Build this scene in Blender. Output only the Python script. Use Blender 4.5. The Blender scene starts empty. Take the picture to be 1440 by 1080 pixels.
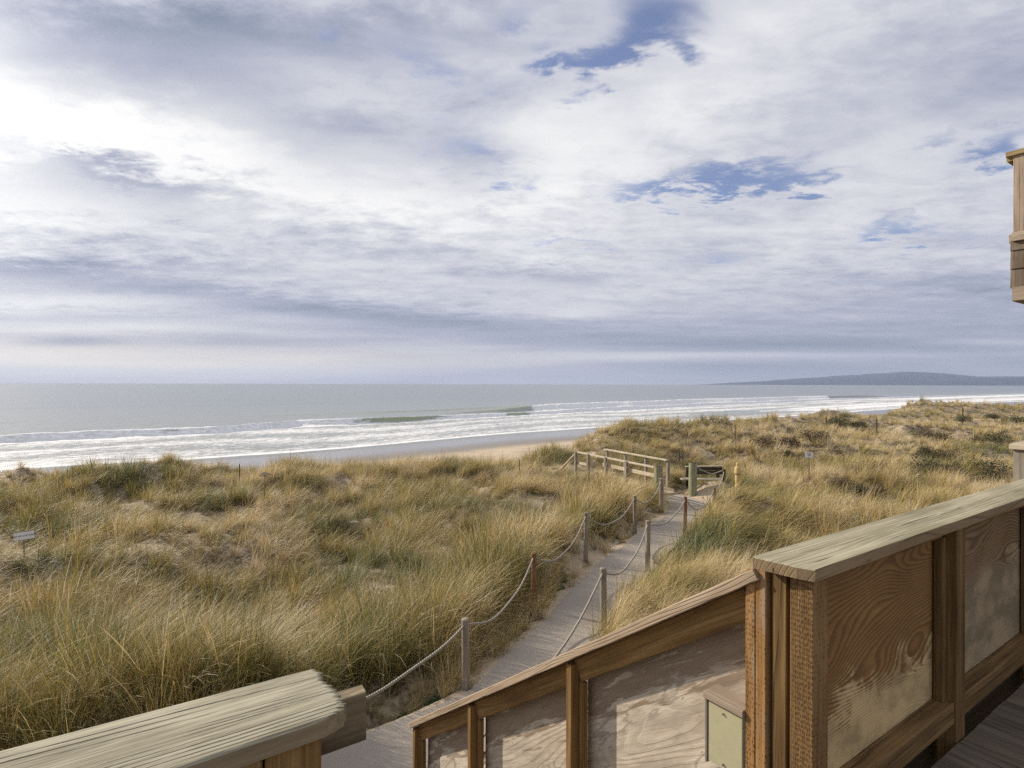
import bpy, math, random
import numpy as np
from mathutils import Vector
random.seed(4); rng = np.random.default_rng(11)
S = bpy.context.scene
COL = S.collection
EYE = 9.5                      # camera height above the sea (z = 0 is the water level)
D = np.array([0.8267, 0.5627]) # direction of the deck railing
N = np.array([-0.5627, 0.8267])# outward from the deck, the way the stairs run down

# ------------------------------------------------------------------ node helpers
class NT:
    def __init__(s, tree): s.t = tree; s.n = tree.nodes; s.l = tree.links
    def add(s, typ, **kw):
        n = s.n.new(typ)
        for k, v in kw.items(): setattr(n, k, v)
        return n
    def put(s, sock, v):
        if v is None: return
        if isinstance(v, bpy.types.NodeSocket): s.l.new(v, sock)
        else: sock.default_value = v
    def math(s, op, a, b=None, c=None, clamp=False):
        n = s.add('ShaderNodeMath', operation=op, use_clamp=clamp)
        for i, v in enumerate((a, b, c)): s.put(n.inputs[i], v)
        return n.outputs[0]
    def vmath(s, op, a, b=None):
        n = s.add('ShaderNodeVectorMath', operation=op)
        s.put(n.inputs[0], a); s.put(n.inputs[1], b)
        return n.outputs[0]
    def noise(s, vec, scale, detail=4, rough=.55, dist=0, dim='3D'):
        n = s.add('ShaderNodeTexNoise', noise_dimensions=dim)
        s.put(n.inputs['Vector'], vec); n.inputs['Scale'].default_value = scale
        n.inputs['Detail'].default_value = detail; n.inputs['Roughness'].default_value = rough
        n.inputs['Distortion'].default_value = dist
        return n.outputs[0]
    def voro(s, vec, scale, feature='F1', rnd=1.0):
        n = s.add('ShaderNodeTexVoronoi', feature=feature)
        s.put(n.inputs['Vector'], vec); n.inputs['Scale'].default_value = scale; n.inputs['Randomness'].default_value = rnd
        return n.outputs['Distance']
    def rng(s, v, a, b, c=0., d=1., smooth=True):
        n = s.add('ShaderNodeMapRange', interpolation_type='SMOOTHSTEP' if smooth else 'LINEAR')
        s.put(n.inputs[0], v)
        for i, x in enumerate((a, b, c, d)): s.put(n.inputs[i+1], x)
        return n.outputs[0]
    def mix(s, f, a, b, mode='MIX'):
        n = s.add('ShaderNodeMix', data_type='RGBA', blend_type=mode)
        s.put(n.inputs[0], f)
        for i, v in ((6, a), (7, b)):
            if isinstance(v, (tuple, list)): v = (*v[:3], 1)
            s.put(n.inputs[i], v)
        return n.outputs[2]
    def ramp(s, f, stops):
        n = s.add('ShaderNodeValToRGB'); e = n.color_ramp.elements
        while len(e) < len(stops): e.new(.5)
        for i, (p, c) in enumerate(stops): e[i].position = p; e[i].color = (*c, 1)
        s.put(n.inputs[0], f); return n.outputs[0]
    def attr(s, name, out='Vector', typ='GEOMETRY'):
        n = s.add('ShaderNodeAttribute', attribute_type=typ); n.attribute_name = name
        return n.outputs[out]
    def scale(s, v, xyz):
        n = s.add('ShaderNodeMapping'); s.put(n.inputs[0], v); n.inputs['Scale'].default_value = xyz
        return n.outputs[0]
    def sep(s, v):
        n = s.add('ShaderNodeSeparateXYZ'); s.put(n.inputs[0], v); return n.outputs
    def comb(s, x, y, z=0.):
        n = s.add('ShaderNodeCombineXYZ')
        for i, v in enumerate((x, y, z)): s.put(n.inputs[i], v)
        return n.outputs[0]
    def bump(s, h, strength, dist, nrm=None):
        n = s.add('ShaderNodeBump'); s.put(n.inputs['Height'], h)
        n.inputs['Strength'].default_value = strength; n.inputs['Distance'].default_value = dist
        if nrm: s.put(n.inputs['Normal'], nrm)
        return n.outputs[0]

def material(name):
    m = bpy.data.materials.new(name); m.use_nodes = True
    t = NT(m.node_tree); t.p = m.node_tree.nodes['Principled BSDF']
    t.p.inputs['Specular IOR Level'].default_value = .25
    return m, t
def finish(t, color, rough=.8, normal=None, spec=None, metal=None):
    t.put(t.p.inputs['Base Color'], (*color[:3], 1) if isinstance(color, (tuple, list)) else color)
    t.put(t.p.inputs['Roughness'], rough)
    if normal: t.put(t.p.inputs['Normal'], normal)
    if spec is not None: t.p.inputs['Specular IOR Level'].default_value = spec
    if metal is not None: t.p.inputs['Metallic'].default_value = metal

# ------------------------------------------------------------------ wood materials (use the 'grain' attribute: x along the board)
def wood(name, dark, mid, light, rings=0., ringdark=.45, cracks=.0, incise=False, fine=1., stain=None, bleach=None, ringscale=1., side=None):
    m, t = material(name)
    g = t.attr('grain')
    fib = t.noise(t.scale(g, (3, 160, 160)), 1, 4, .6)
    fib2 = t.noise(t.scale(g, (1.2, 28, 28)), 1, 3, .6)
    blot = t.noise(t.scale(g, (2.5, 7, 7)), 1, 5, .6)
    v = t.math('ADD', t.math('MULTIPLY', fib, .35*fine), t.math('ADD', t.math('MULTIPLY', fib2, .4), t.math('MULTIPLY', blot, .35)))
    c = t.ramp(v, [(.36, dark), (.53, mid), (.70, light)])
    h = t.math('MULTIPLY', fib, .5)
    if stain:
        sm = t.rng(t.noise(t.scale(g, (1.3, 3, 3)), 1.7, 5, .65), .5, .66)
        c = t.mix(t.math('MULTIPLY', sm, stain[1]), c, stain[0])
    if bleach:
        bm = t.rng(t.noise(t.scale(g, (1.6, 9, 9)), 1.3, 5, .7), .52, .62)
        c = t.mix(t.math('MULTIPLY', bm, bleach[1]), c, bleach[0])
    if side:   # edges that never faced the sky kept their brown
        nz = t.sep(t.add('ShaderNodeNewGeometry').outputs['True Normal'])[2]
        c = t.mix(t.math('MULTIPLY', t.rng(nz, .55, .25), .8), c, t.mix(v, tuple(x*.5 for x in side), tuple(x*1.35 for x in side)))
    if rings:
        wob = t.noise(t.scale(g, (.9, 5, 5)), ringscale, 2, .5)
        sx = t.sep(g)
        ph = t.math('ADD', t.math('MULTIPLY', t.math('ADD', sx[1], sx[2]), rings), t.math('MULTIPLY', wob, rings*.12))
        fr = t.math('FRACT', ph)
        ln = t.rng(fr, .62, .86); ln = t.math('MULTIPLY', ln, t.rng(fr, 1.0, .93))
        gate = t.rng(t.noise(t.scale(g, (2, 22, 22)), 1, 2), .36, .55)
        ln = t.math('MULTIPLY', ln, gate)
        c = t.mix(t.math('MULTIPLY', ln, ringdark), c, tuple(x*.25 for x in dark))
        h = t.math('SUBTRACT', h, t.math('MULTIPLY', ln, 1.2))
    if cracks:
        cr = t.noise(t.scale(g, (1.6, 70, 70)), 1, 3, .55, .3)
        ck = t.rng(cr, .645, .70)
        c = t.mix(t.math('MULTIPLY', ck, cracks), c, (.012, .009, .006))
        h = t.math('SUBTRACT', h, t.math('MULTIPLY', ck, 1.5))
    if incise:
        iv = t.voro(t.scale(g, (62, 175, 175)), 1, 'F1', .42)
        band = t.rng(t.noise(t.scale(g, (.35, 26, 26)), 1, 1), .34, .42)
        sl = t.math('MULTIPLY', t.rng(iv, .43, .30), band)
        c = t.mix(t.math('MULTIPLY', sl, .58), c, (.03, .016, .007))
        h = t.math('SUBTRACT', h, t.math('MULTIPLY', sl, 2.0))
    finish(t, c, .78, t.bump(h, .55, .0025))
    return m

def plywood(name, dark, mid, light, freq=26, contrast=.5, peel=None, patch=None, seed=0., top_stain_shade=None):
    m, t = material(name)
    g = t.vmath('ADD', t.attr('grain'), (seed, seed*.7, 0))
    f = t.noise(t.scale(g, (1.1, 3.2, 1.1)), 1.0, 1.2, .4, .2)
    f2 = t.noise(t.scale(g, (.7, 2.2, 1)), .9, 1, .5)
    ph = t.math('ADD', t.math('MULTIPLY', f, freq), t.math('MULTIPLY', f2, freq*.6)); ph = t.math('ADD', ph, t.math('MULTIPLY', t.sep(g)[1], freq*1.3))
    fr = t.math('FRACT', t.math('ADD', ph, t.math('MULTIPLY', t.noise(t.scale(g, (9, 60, 9)), 1, 3), .25)))
    band = t.math('MULTIPLY', t.rng(fr, .25, .8), t.rng(fr, 1., .9))
    fib = t.noise(t.scale(g, (5, 130, 130)), 1, 4, .6)
    blot = t.noise(t.scale(g, (1.5, 2.5, 1.5)), 2.2, 5, .6)
    v = t.math('ADD', t.math('MULTIPLY', fib, .4), t.math('MULTIPLY', blot, .6))
    c = t.ramp(v, [(.36, mid), (.66, light)])
    c = t.mix(t.math('MULTIPLY', band, contrast), c, dark)
    h = t.math('SUBTRACT', fib, t.math('MULTIPLY', band, .8))
    rim = None
    if patch:   # paler, ragged-edged area low on the panel (patch = (colour, height of its edge, softness))
        sx = t.sep(t.attr('grain'))
        n1 = t.noise(t.scale(g, (3, 3, 3)), 1.3, 4, .6)
        n2 = t.noise(t.scale(g, (30, 90, 30)), 1, 3, .6)
        e = t.math('ADD', sx[1], t.math('ADD', t.math('MULTIPLY', t.math('SUBTRACT', n1, .5), patch[3]), t.math('MULTIPLY', t.math('SUBTRACT', n2, .5), .12)))
        e = t.math('ADD', e, t.math('MULTIPLY', band, .05))
        pm = t.rng(e, patch[1]+patch[2], patch[1]-patch[2])
        pc = t.mix(t.rng(blot, .4, .62), patch[0], tuple(x*.62 for x in patch[0]))
        c = t.mix(pm, c, pc)
    if peel:
        pn = t.noise(t.scale(g, (1.0, 2.6, 1.)), 1.5, 5, .55, .25)
        pk = t.rng(pn, .50, .60)
        c = t.mix(t.math('MULTIPLY', pk, peel[1]), c, peel[0])
        edge = t.math('MULTIPLY', t.rng(pn, .555, .575), t.rng(pn, .60, .58))
        c = t.mix(t.math('MULTIPLY', edge, .45), c, tuple(x*.35 for x in dark))
        ck = t.rng(t.noise(t.scale(g, (11, 30, 9)), 1.4, 4, .65, .8), .685, .70)
        dk = t.math('MULTIPLY', t.rng(t.noise(t.scale(g, (3, 15, 2)), 1.2, 6, .72), .46, .58), .34)
        c = t.mix(dk, c, (.24, .195, .155))
        c = t.mix(t.math('MULTIPLY', ck, .8), c, (.03, .022, .018))
        h = t.math('ADD', t.math('SUBTRACT', h, t.math('MULTIPLY', ck, 2)), t.math('MULTIPLY', pk, .8))
    if top_stain_shade:   # flaking brown streaks that also paint in the cap's shadow high on the sheet
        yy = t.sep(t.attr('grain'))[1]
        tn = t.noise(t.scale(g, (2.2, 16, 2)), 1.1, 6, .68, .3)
        e = t.math('ADD', t.math('MULTIPLY', t.math('SUBTRACT', tn, .5), 1.7), t.rng(yy, top_stain_shade[1]-.12, top_stain_shade[1]+.12, -.28, .16))
        c = t.mix(t.math('MULTIPLY', t.rng(e, -.03, .06), .85), c, t.mix(fib, tuple(x*.6 for x in top_stain_shade[0]), tuple(x*1.4 for x in top_stain_shade[0])))
    finish(t, c, .75, t.bump(h, .5, .002))
    return m

M = {}
M['cap'] = wood('weathered_cap', (.15, .132, .082), (.33, .295, .195), (.50, .455, .32), rings=62, ringdark=.38, cracks=.75, stain=((.24, .232, .135), .4), side=(.27, .175, .09))
M['cap_left'] = wood('weathered_cap_grooved', (.12, .105, .062), (.33, .295, .185), (.52, .46, .32), rings=74, ringdark=.92, cracks=.35, ringscale=.8)
M['cap_edge'] = wood('weathered_edge', (.17, .12, .075), (.38, .285, .19), (.56, .45, .33), rings=80, ringdark=.8, cracks=.6)
M['brown'] = wood('brown_lumber', (.08, .042, .015), (.21, .118, .040), (.36, .22, .09), rings=24, ringdark=.3, cracks=.35)
M['incised'] = wood('incised_lumber', (.12, .055, .016), (.29, .155, .052), (.46, .28, .12), incise=True, cracks=.35, bleach=((.36, .29, .22), .5))
M['incised_dark'] = wood('incised_lumber_dull', (.08, .044, .018), (.205, .120, .046), (.34, .215, .095), incise=True, cracks=.3)
M['dull'] = wood('dull_lumber', (.05, .028, .011), (.145, .085, .032), (.26, .16, .066), rings=22, ringdark=.35, cracks=.35)
M['grey'] = wood('grey_timber', (.10, .082, .062), (.25, .215, .165), (.42, .37, .29), cracks=.6)
M['pale'] = wood('sun_bleached_timber', (.28, .22, .15), (.52, .43, .31), (.70, .61, .47), cracks=.4)
M['green'] = wood('green_tinted_log', (.10, .105, .06), (.24, .245, .15), (.38, .37, .24), cracks=.6)
M['rust'] = wood('reddish_timber', (.08, .038, .018), (.20, .105, .052), (.32, .18, .095), cracks=.4)
M['darkwood'] = wood('dark_timber', (.02, .015, .010), (.055, .042, .028), (.11, .085, .06), cracks=.3)
M['deck'] = wood('deck_boards', (.045, .036, .026), (.12, .098, .072), (.21, .175, .13), cracks=1., bleach=((.22, .15, .09), .5))
M['board_end'] = wood('peeling_plank', (.045, .032, .02), (.15, .112, .065), (.30, .235, .15), cracks=.4, bleach=((.50, .42, .27), .75), stain=((.05, .036, .022), .7))
M['shingle'] = wood('wood_shingle', (.075, .058, .042), (.17, .135, .10), (.30, .24, .18), cracks=.5, stain=((.10, .06, .035), .5))
M['trim'] = wood('bleached_trim', (.17, .125, .09), (.35, .275, .205), (.52, .43, .335), cracks=.3)
M['mossy'] = wood('lichened_cap', (.15, .11, .05), (.29, .215, .10), (.44, .35, .19), cracks=.3)
M['panel_brown'] = plywood('swirled_plywood', (.070, .032, .010), (.225, .115, .040), (.34, .19, .07), 38, .5, patch=((.60, .44, .22), .30, .05, .6))
M['panel_brown2'] = plywood('swirled_plywood_2', (.065, .035, .016), (.20, .125, .062), (.32, .215, .12), 40, .6, patch=((.37, .285, .175), .53, .08, .35), seed=3.7)
M['panel_pale'] = plywood('bleached_plywood', (.25, .185, .13), (.45, .375, .285), (.62, .54, .43), 13, .22, peel=((.72, .64, .52), .5), seed=1.3, top_stain_shade=((.24, .175, .12), -.30))
def plain(name, col, rough=.6, metal=0., noise=.12, spec=.3):
    m, t = material(name)
    tc = t.add('ShaderNodeTexCoord').outputs['Object']
    n = t.noise(tc, 30, 5, .65); n2 = t.noise(tc, 4, 4, .6)
    c = t.mix(t.rng(n, .35, .75), col, tuple(x*(1-noise*2.2) for x in col))
    c = t.mix(t.math('MULTIPLY', t.rng(n2, .5, .75), noise*2), c, (.14, .10, .06))
    finish(t, c, rough, t.bump(n, .15, .001), spec, metal); return m
M['green_paint'] = plain('sage_painted_metal', (.46, .435, .27), .45, 0, .04, .35)
M['yellow'] = plain('yellow_paint', (.62, .46, .20), .55, 0, .12)
M['white'] = plain('white_sign_face', (.84, .83, .81), .5, 0, .04)
M['black'] = plain('black_lettering', (.025, .025, .025), .5)
M['metal'] = plain('galvanised_metal', (.32, .32, .31), .4, .8)
M['rope'] = wood('rope_fibre', (.17, .145, .11), (.38, .335, .27), (.56, .50, .42), incise=False)
def rope_mat():
    m, t = material('twisted_rope'); g = t.attr('grain'); s = t.sep(g)
    ph = t.math('FRACT', t.math('ADD', t.math('MULTIPLY', s[0], 26), t.math('MULTIPLY', s[1], 3)))
    b = t.math('MULTIPLY', t.rng(ph, 0, .35), t.rng(ph, 1, .65))
    n = t.noise(g, 90, 3)
    c = t.mix(b, (.17, .145, .115), t.mix(n, (.42, .37, .30), (.62, .57, .49)))
    finish(t, c, .9, t.bump(b, .9, .006)); return m
M['rope'] = rope_mat()

# ------------------------------------------------------------------ mesh helpers
def mesh_obj(name, verts, faces, mat=None, parent=None, grain=None, smooth=False, link=True):
    me = bpy.data.meshes.new(name)
    me.from_pydata([tuple(v) for v in verts], [], [tuple(f) for f in faces])
    if grain is not None:
        a = me.attributes.new('grain', 'FLOAT_VECTOR', 'POINT')
        a.data.foreach_set('vector', np.asarray(grain, dtype=np.float32).ravel())
    if smooth: me.polygons.foreach_set('use_smooth', [True]*len(me.polygons))
    me.update()
    o = bpy.data.objects.new(name, me)
    if mat: me.materials.append(mat)
    if link: COL.objects.link(o)
    if parent is not None:
        o.parent = parent
        o.matrix_parent_inverse = parent.matrix_world.inverted() if False else o.matrix_parent_inverse
        o.location = -Vector(parent.location)
    return o
def big_mesh(name, V, F, mat, attrs={}, smooth=True):
    me = bpy.data.meshes.new(name)
    V = np.asarray(V, dtype=np.float32); F = np.asarray(F, dtype=np.int32)
    me.vertices.add(len(V)); me.vertices.foreach_set('co', V.ravel())
    me.loops.add(F.size); me.loops.foreach_set('vertex_index', F.ravel())
    me.polygons.add(len(F)); me.polygons.foreach_set('loop_start', np.arange(0, F.size, F.shape[1], dtype=np.int32))
    me.polygons.foreach_set('loop_total', np.full(len(F), F.shape[1], dtype=np.int32))
    me.polygons.foreach_set('use_smooth', np.full(len(F), smooth))
    for k, v in attrs.items():
        if v.ndim == 1:
            a = me.attributes.new(k, 'FLOAT', 'POINT'); a.data.foreach_set('value', v.astype(np.float32))
        else:
            a = me.attributes.new(k, 'FLOAT_VECTOR', 'POINT'); a.data.foreach_set('vector', v.astype(np.float32).ravel())
    me.update(calc_edges=True); me.validate()
    o = bpy.data.objects.new(name, me)
    if mat: me.materials.append(mat)
    COL.objects.link(o); return o
def thing(name, label, cat, loc, group=None):
    o = bpy.data.objects.new(name, None); COL.objects.link(o); o.location = loc; o.empty_display_size = .2
    o['label'] = label; o['category'] = cat
    if group: o['group'] = group
    return o
def tag(o, label, cat, group=None):
    o['label'] = label; o['category'] = cat
    if group: o['group'] = group
    return o

def boxv(p0, p1, side, up, w, t, rough=.0, ch=.003, step=.12, cut0=None, cut1=None):
    """board from p0 to p1 (centre line), width w along side, thickness t along up; returns verts, faces, grain"""
    p0 = np.array(p0, float); p1 = np.array(p1, float)
    L = np.linalg.norm(p1-p0); ax = (p1-p0)/L
    side = np.array(side, float); side -= ax*side.dot(ax); side /= np.linalg.norm(side)
    upv = np.cross(ax, side); upv /= np.linalg.norm(upv)
    if np.dot(upv, up) < 0: upv = -upv
    ch = min(ch, w*.3, t*.3)
    a, b = w/2, t/2
    prof = [(-a, -b+ch), (-a+ch, -b), (a-ch, -b), (a, -b+ch), (a, b-ch), (a-ch, b), (-a+ch, b), (-a, b-ch)]
    off = np.array([random.uniform(0, 40), random.uniform(0, 9), random.uniform(0, 9)])
    n = max(1, int(L/step)); vs = []; gs = []
    for i in range(n+1):
        c = p0+ax*(L*i/n)
        if rough and 0 < i < n: c = c+side*random.uniform(-rough, rough)+upv*random.uniform(-rough, rough)
        for (u, v) in prof:
            e = 0
            if i == n and cut1 is not None: e = cut1*u
            if i == 0 and cut0 is not None: e = cut0*u
            vs.append(c+side*u+upv*v+ax*e); gs.append(off+(L*i/n+e, u, v))
    fs = []
    for i in range(n):
        for k in range(8):
            k2 = (k+1) % 8
            fs.append((i*8+k, i*8+k2, (i+1)*8+k2, (i+1)*8+k))
    fs.append(tuple(range(7, -1, -1))); fs.append(tuple(range(n*8, n*8+8)))
    if np.dot(np.cross(side, upv), ax) < 0: fs = [f[::-1] for f in fs]
    return vs, fs, gs
def board(name, p0, p1, side, w, t, mat, parent=None, up=(0, 0, 1), **k):
    v, f, g = boxv(p0, p1, side, up, w, t, **k)
    return mesh_obj(name, v, f, mat, parent, g)
def multi(name, items, mat, parent=None):
    V = []; F = []; G = []
    for (v, f, g) in items:
        o = len(V); V += v; G += g; F += [tuple(i+o for i in q) for q in f]
    return mesh_obj(name, V, F, mat, parent, G)
def cyl(p0, p1, r0, r1=None, n=14, dome=0., rings=1, jitter=0.):
    p0 = np.array(p0, float); p1 = np.array(p1, float); r1 = r0 if r1 is None else r1
    ax = (p1-p0); L = np.linalg.norm(ax); ax /= L
    s = np.cross(ax, (0, 1, 0.01)); s /= np.linalg.norm(s); u = np.cross(ax, s)
    lv = [(i/rings, r0+(r1-r0)*i/rings) for i in range(rings+1)]
    if dome: lv += [(1+dome*.5/L, r1*.86), (1+dome*.85/L, r1*.5), (1+dome/L, r1*.12)]
    off = np.array([random.uniform(0, 40), random.uniform(0, 9), 0])
    V = []; G = []; jt = [random.uniform(-jitter, jitter) for _ in range(n)]
    for (q, r) in lv:
        for k in range(n):
            a = 2*math.pi*k/n; rr = r*(1+jt[k])
            V.append(p0+ax*L*q+(s*math.cos(a)+u*math.sin(a))*rr); G.append(off+(L*q, math.cos(a)*r, math.sin(a)*r))
    F = []
    for i in range(len(lv)-1):
        for k in range(n):
            k2 = (k+1) % n; F.append((i*n+k, i*n+k2, (i+1)*n+k2, (i+1)*n+k))
    F.append(tuple(range(n-1, -1, -1))); F.append(tuple(range((len(lv)-1)*n, len(lv)*n)))
    return V, F, G
def cylinder(name, p0, p1, r0, r1=None, mat=None, parent=None, **k):
    v, f, g = cyl(p0, p1, r0, r1, **k)
    return mesh_obj(name, v, f, mat, parent, g, smooth=False)
def tube(name, pts, r, mat, parent=None, n=8):
    pts = [np.array(p, float) for p in pts]; V = []; G = []; F = []; L = 0; off = random.uniform(0, 20)
    for i, p in enumerate(pts):
        a = pts[max(i-1, 0)]; b = pts[min(i+1, len(pts)-1)]; ax = (b-a)/np.linalg.norm(b-a)
        s = np.cross(ax, (0, 0, 1)); s /= np.linalg.norm(s); u = np.cross(ax, s)
        if i: L += np.linalg.norm(p-pts[i-1])
        for k in range(n):
            t = 2*math.pi*k/n; V.append(p+(s*math.cos(t)+u*math.sin(t))*r); G.append((L+off, k/n if k <= n else 0, 0))
    for i in range(len(pts)-1):
        for k in range(n):
            k2 = (k+1) % n; F.append((i*n+k, i*n+k2, (i+1)*n+k2, (i+1)*n+k))
    F.append(tuple(range(n-1, -1, -1))); F.append(tuple(range((len(pts)-1)*n, len(pts)*n)))
    return mesh_obj(name, V, F, mat, parent, G, smooth=True)
def V3(p2, rel): return np.array([p2[0], p2[1], EYE+rel])

# ------------------------------------------------------------------ noise for terrain
def hashn(ix, iy, s):
    with np.errstate(over='ignore'):
        h = (ix.astype(np.int64)*374761393+iy.astype(np.int64)*668265263+s*974634777) & 0x7fffffff
        h = ((h ^ (h >> 13))*1274126177) & 0x7fffffff
        h = h ^ (h >> 16)
    return (h & 0xffff)/65535.
def vn(x, y, s=0):
    x = np.asarray(x, float); y = np.asarray(y, float)
    ix = np.floor(x); iy = np.floor(y); fx = x-ix; fy = y-iy
    fx = fx*fx*(3-2*fx); fy = fy*fy*(3-2*fy)
    a = hashn(ix, iy, s); b = hashn(ix+1, iy, s); c = hashn(ix, iy+1, s); d = hashn(ix+1, iy+1, s)
    return (a*(1-fx)+b*fx)*(1-fy)+(c*(1-fx)+d*fx)*fy-.5
def fbm(x, y, sc, oc=4, s=0):
    r = 0; a = 1; t = 0
    for i in range(oc):
        r = r+a*vn(x/sc+i*7.3, y/sc-i*3.1, s+i); t += a; a *= .5; sc *= .5
    return r/t*2
def ss(x, a, b):
    t = np.clip((x-a)/(b-a), 0, 1); return t*t*(3-2*t)

YWX = [-60000, -160, -85, -54.7, -43.3, -31.7, -22.5, -13.9, 0, 9.7, 48, 61, 124, 183, 279, 450, 60000]
YWY = [-34000, -8, 38, 60.8, 66.7, 74.5, 83, 92.7, 107, 115, 143, 152, 201, 250, 318, 440, 44000]
def yw(x):
    return (np.interp(x-5, YWX, YWY)+np.interp(x, YWX, YWY)+np.interp(x+5, YWX, YWY))/3
CX = [-300, -60, -22, -8, -1, 1.5, 3.2, 5, 13, 23, 28, 36, 54, 72, 200, 700, 3000]
CY = [-40, 20, 25, 28, 29.5, 31, 32, 33, 38, 48, 52, 58, 75, 82, 165, 540, 2300]
CH = [5.2, 5.2, 5.35, 5.6, 5.2, 5.35, 6.05, 6.8, 6.6, 6.35, 6.7, 6.0, 6.9, 6.3, 6.0, 5.6, 5.4]
PATH = np.array([(-4.2, 4.3), (-2.9, 5.0), (-1.6, 6.1), (-.1, 7.4), (1.1, 9.9), (2.38, 12.7), (4.05, 15.6), (5.5, 18.0), (6.1, 20.2), (5.6, 21.6)])
BW = np.array([(6.0, 20.4), (5.3, 21.4), (3.4, 25.4)])
def seg_dist(x, y, P):
    d = np.full(np.shape(x), 1e9)
    for a, b in zip(P[:-1], P[1:]):
        ab = b-a; t = np.clip(((x-a[0])*ab[0]+(y-a[1])*ab[1])/ab.dot(ab), 0, 1)
        d = np.minimum(d, np.hypot(x-a[0]-ab[0]*t, y-a[1]-ab[1]*t))
    return d
PZ = 5.35
def height(x, y):
    w = y-np.interp(x, CX, CY); hc = np.interp(x, CX, CH)
    vv = yw(x)-y                                  # > 0 is landward of the waterline
    field = 5.05+.75*ss(x, 4, 16)+.25*fbm(x, y, 14, 2, 9)
    field = field-.25*ss(x, -1, -7)*ss(y, 8, 14)
    s = ss(-w, 1, 11)
    land = hc*(1-s)+field*s
    hum = .60*fbm(x, y, 4.2, 4, 3)+.42*fbm(x, y, 1.7, 3, 5)*ss(-w, -8, 0)
    far = ss(np.hypot(x, y), 25, 60)
    hum = hum*(1+.5*far)+far*.55*fbm(x, y, 17, 3, 21)
    face = land+hum-np.clip(w, 0, None)*.42
    beach = np.interp(vv, [-60, -8, 0, 18, 45, 80, 200], [-2.5, -.5, 0.02, .55, 1.5, 2.3, 3.2])+.05*fbm(x, y, 5, 3, 31)*ss(vv, 8, 25)
    k = .5
    hi = np.maximum(face, beach)+np.exp(-np.abs(face-beach)/k)*k*.4*ss(vv, 5, 30)
    h = np.where(w > 0, hi, np.maximum(land+hum, beach-3))
    h = np.where(vv < 14, beach, h)
    # banks beside the path and the flat of the path itself
    dp = seg_dist(x, y, PATH)
    pside = ss(x-np.interp(y, PATH[:, 1], PATH[:, 0]), -.3, .3)
    bank = (.50+.05*pside)*np.exp(-((dp-1.6)/.85)**2)
    h = h+.45*np.exp(-((x-2.9)/1.4)**2-((y-21.2)/2.2)**2)+.3*np.exp(-((x-8.2)/1.6)**2-((y-17)/2.)**2)
    h = h+bank*ss(-w, -2, 3)
    t = ss(dp, .58, 1.15)
    dz = np.hypot(x-6.35, y-19.6); t = np.minimum(t, ss(dz, 1.2, 2.0))
    t = np.minimum(t, ss(seg_dist(x, y, BW), .7, 1.1))
    h = h*t+(PZ-.02)*(1-t)
    # under the house and the deck the ground is level
    n_ = x*N[0]+y*N[1]
    u = ss(n_, 3.4, 1.6)
    h = h*(1-u)+np.minimum(h, 5.3)*u
    return h

# ------------------------------------------------------------------ terrain
def terrain():
    ang = np.concatenate([np.radians(np.arange(-58, 58.01, .25)), np.radians(np.arange(61, 300, 3.))])
    r = [0.0]; q = .9
    while q < 2600: r.append(q); q *= 1.013
    r = np.array(r)
    A, R = np.meshgrid(ang, r, indexing='ij')
    X = R*np.sin(A); Y = R*np.cos(A); Z = height(X, Y)
    na, nr = A.shape
    idx = np.arange(na*nr).reshape(na, nr)
    i2 = np.roll(idx, -1, axis=0)
    F = np.stack([idx[:, :-1], idx[:, 1:], i2[:, 1:], i2[:, :-1]], -1).reshape(-1, 4)
    V = np.stack([X, Y, Z], -1).reshape(-1, 3)
    vv = (yw(V[:, 0])-V[:, 1]); w = V[:, 1]-np.interp(V[:, 0], CX, CY)
    m, t = material('dune_sand')
    pos = t.add('ShaderNodeNewGeometry').outputs['Position']
    a = t.attr('shore', 'Fac'); gm = t.attr('turf', 'Fac')
    n1 = t.noise(pos, .35, 6, .6); n2 = t.noise(pos, 6, 5, .65); n3 = t.noise(pos, 70, 3, .6)
    dry = t.mix(n2, (.47, .37, .25), (.60, .49, .345))
    dry = t.mix(t.rng(n1, .45, .7), dry, (.40, .31, .21))
    wet = t.mix(n1, (.20, .175, .155), (.26, .235, .20))
    wn = t.math('ADD', a, t.math('MULTIPLY', t.math('SUBTRACT', n1, .5), 9))
    wm = t.rng(wn, 33, 24)
    foot = t.noise(t.scale(pos, (1, .7, 1)), 2.4, 3, .7)
    prints = t.math('MULTIPLY', t.rng(foot, .57, .66), t.rng(a, 34, 44))
    dry = t.mix(t.math('MULTIPLY', prints, .55), dry, (.20, .155, .105))
    c = t.mix(wm, dry, wet)
    thatch = t.mix(t.rng(t.noise(pos, 9, 5, .7), .38, .66), (.11, .085, .045), (.40, .31, .19))
    thatch = t.mix(t.rng(t.noise(pos, 1.1, 3, .6), .55, .7), thatch, (.46, .385, .285))
    c = t.mix(gm, c, thatch)
    hgt = t.math('ADD', t.math('MULTIPLY', n2, .6), t.math('SUBTRACT', t.math('MULTIPLY', n3, .12), t.math('MULTIPLY', prints, .9)))
    ro = t.math('ADD', .13, t.math('MULTIPLY', t.math('SUBTRACT', 1., t.rng(wn, 30, 12)), .75))
    finish(t, c, ro, t.bump(t.math('MULTIPLY', hgt, t.math('SUBTRACT', 1., t.math('MULTIPLY', wm, .96))), .5, .12), .5)
    turf = ss(-w+3*fbm(V[:, 0], V[:, 1], 5, 2, 77), -9, -3)*ss(vv, 30, 45)
    pd = np.minimum(seg_dist(V[:, 0], V[:, 1], PATH)/.98, np.hypot(V[:, 0]-6.35, V[:, 1]-19.6)/1.7)
    turf = turf*ss(pd+.25*fbm(V[:, 0], V[:, 1], .8, 3, 5), .85, 1.15)
    o = big_mesh('ground', V, F[:, ::-1], m, {'shore': vv, 'turf': turf}); o['kind'] = 'structure'
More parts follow.
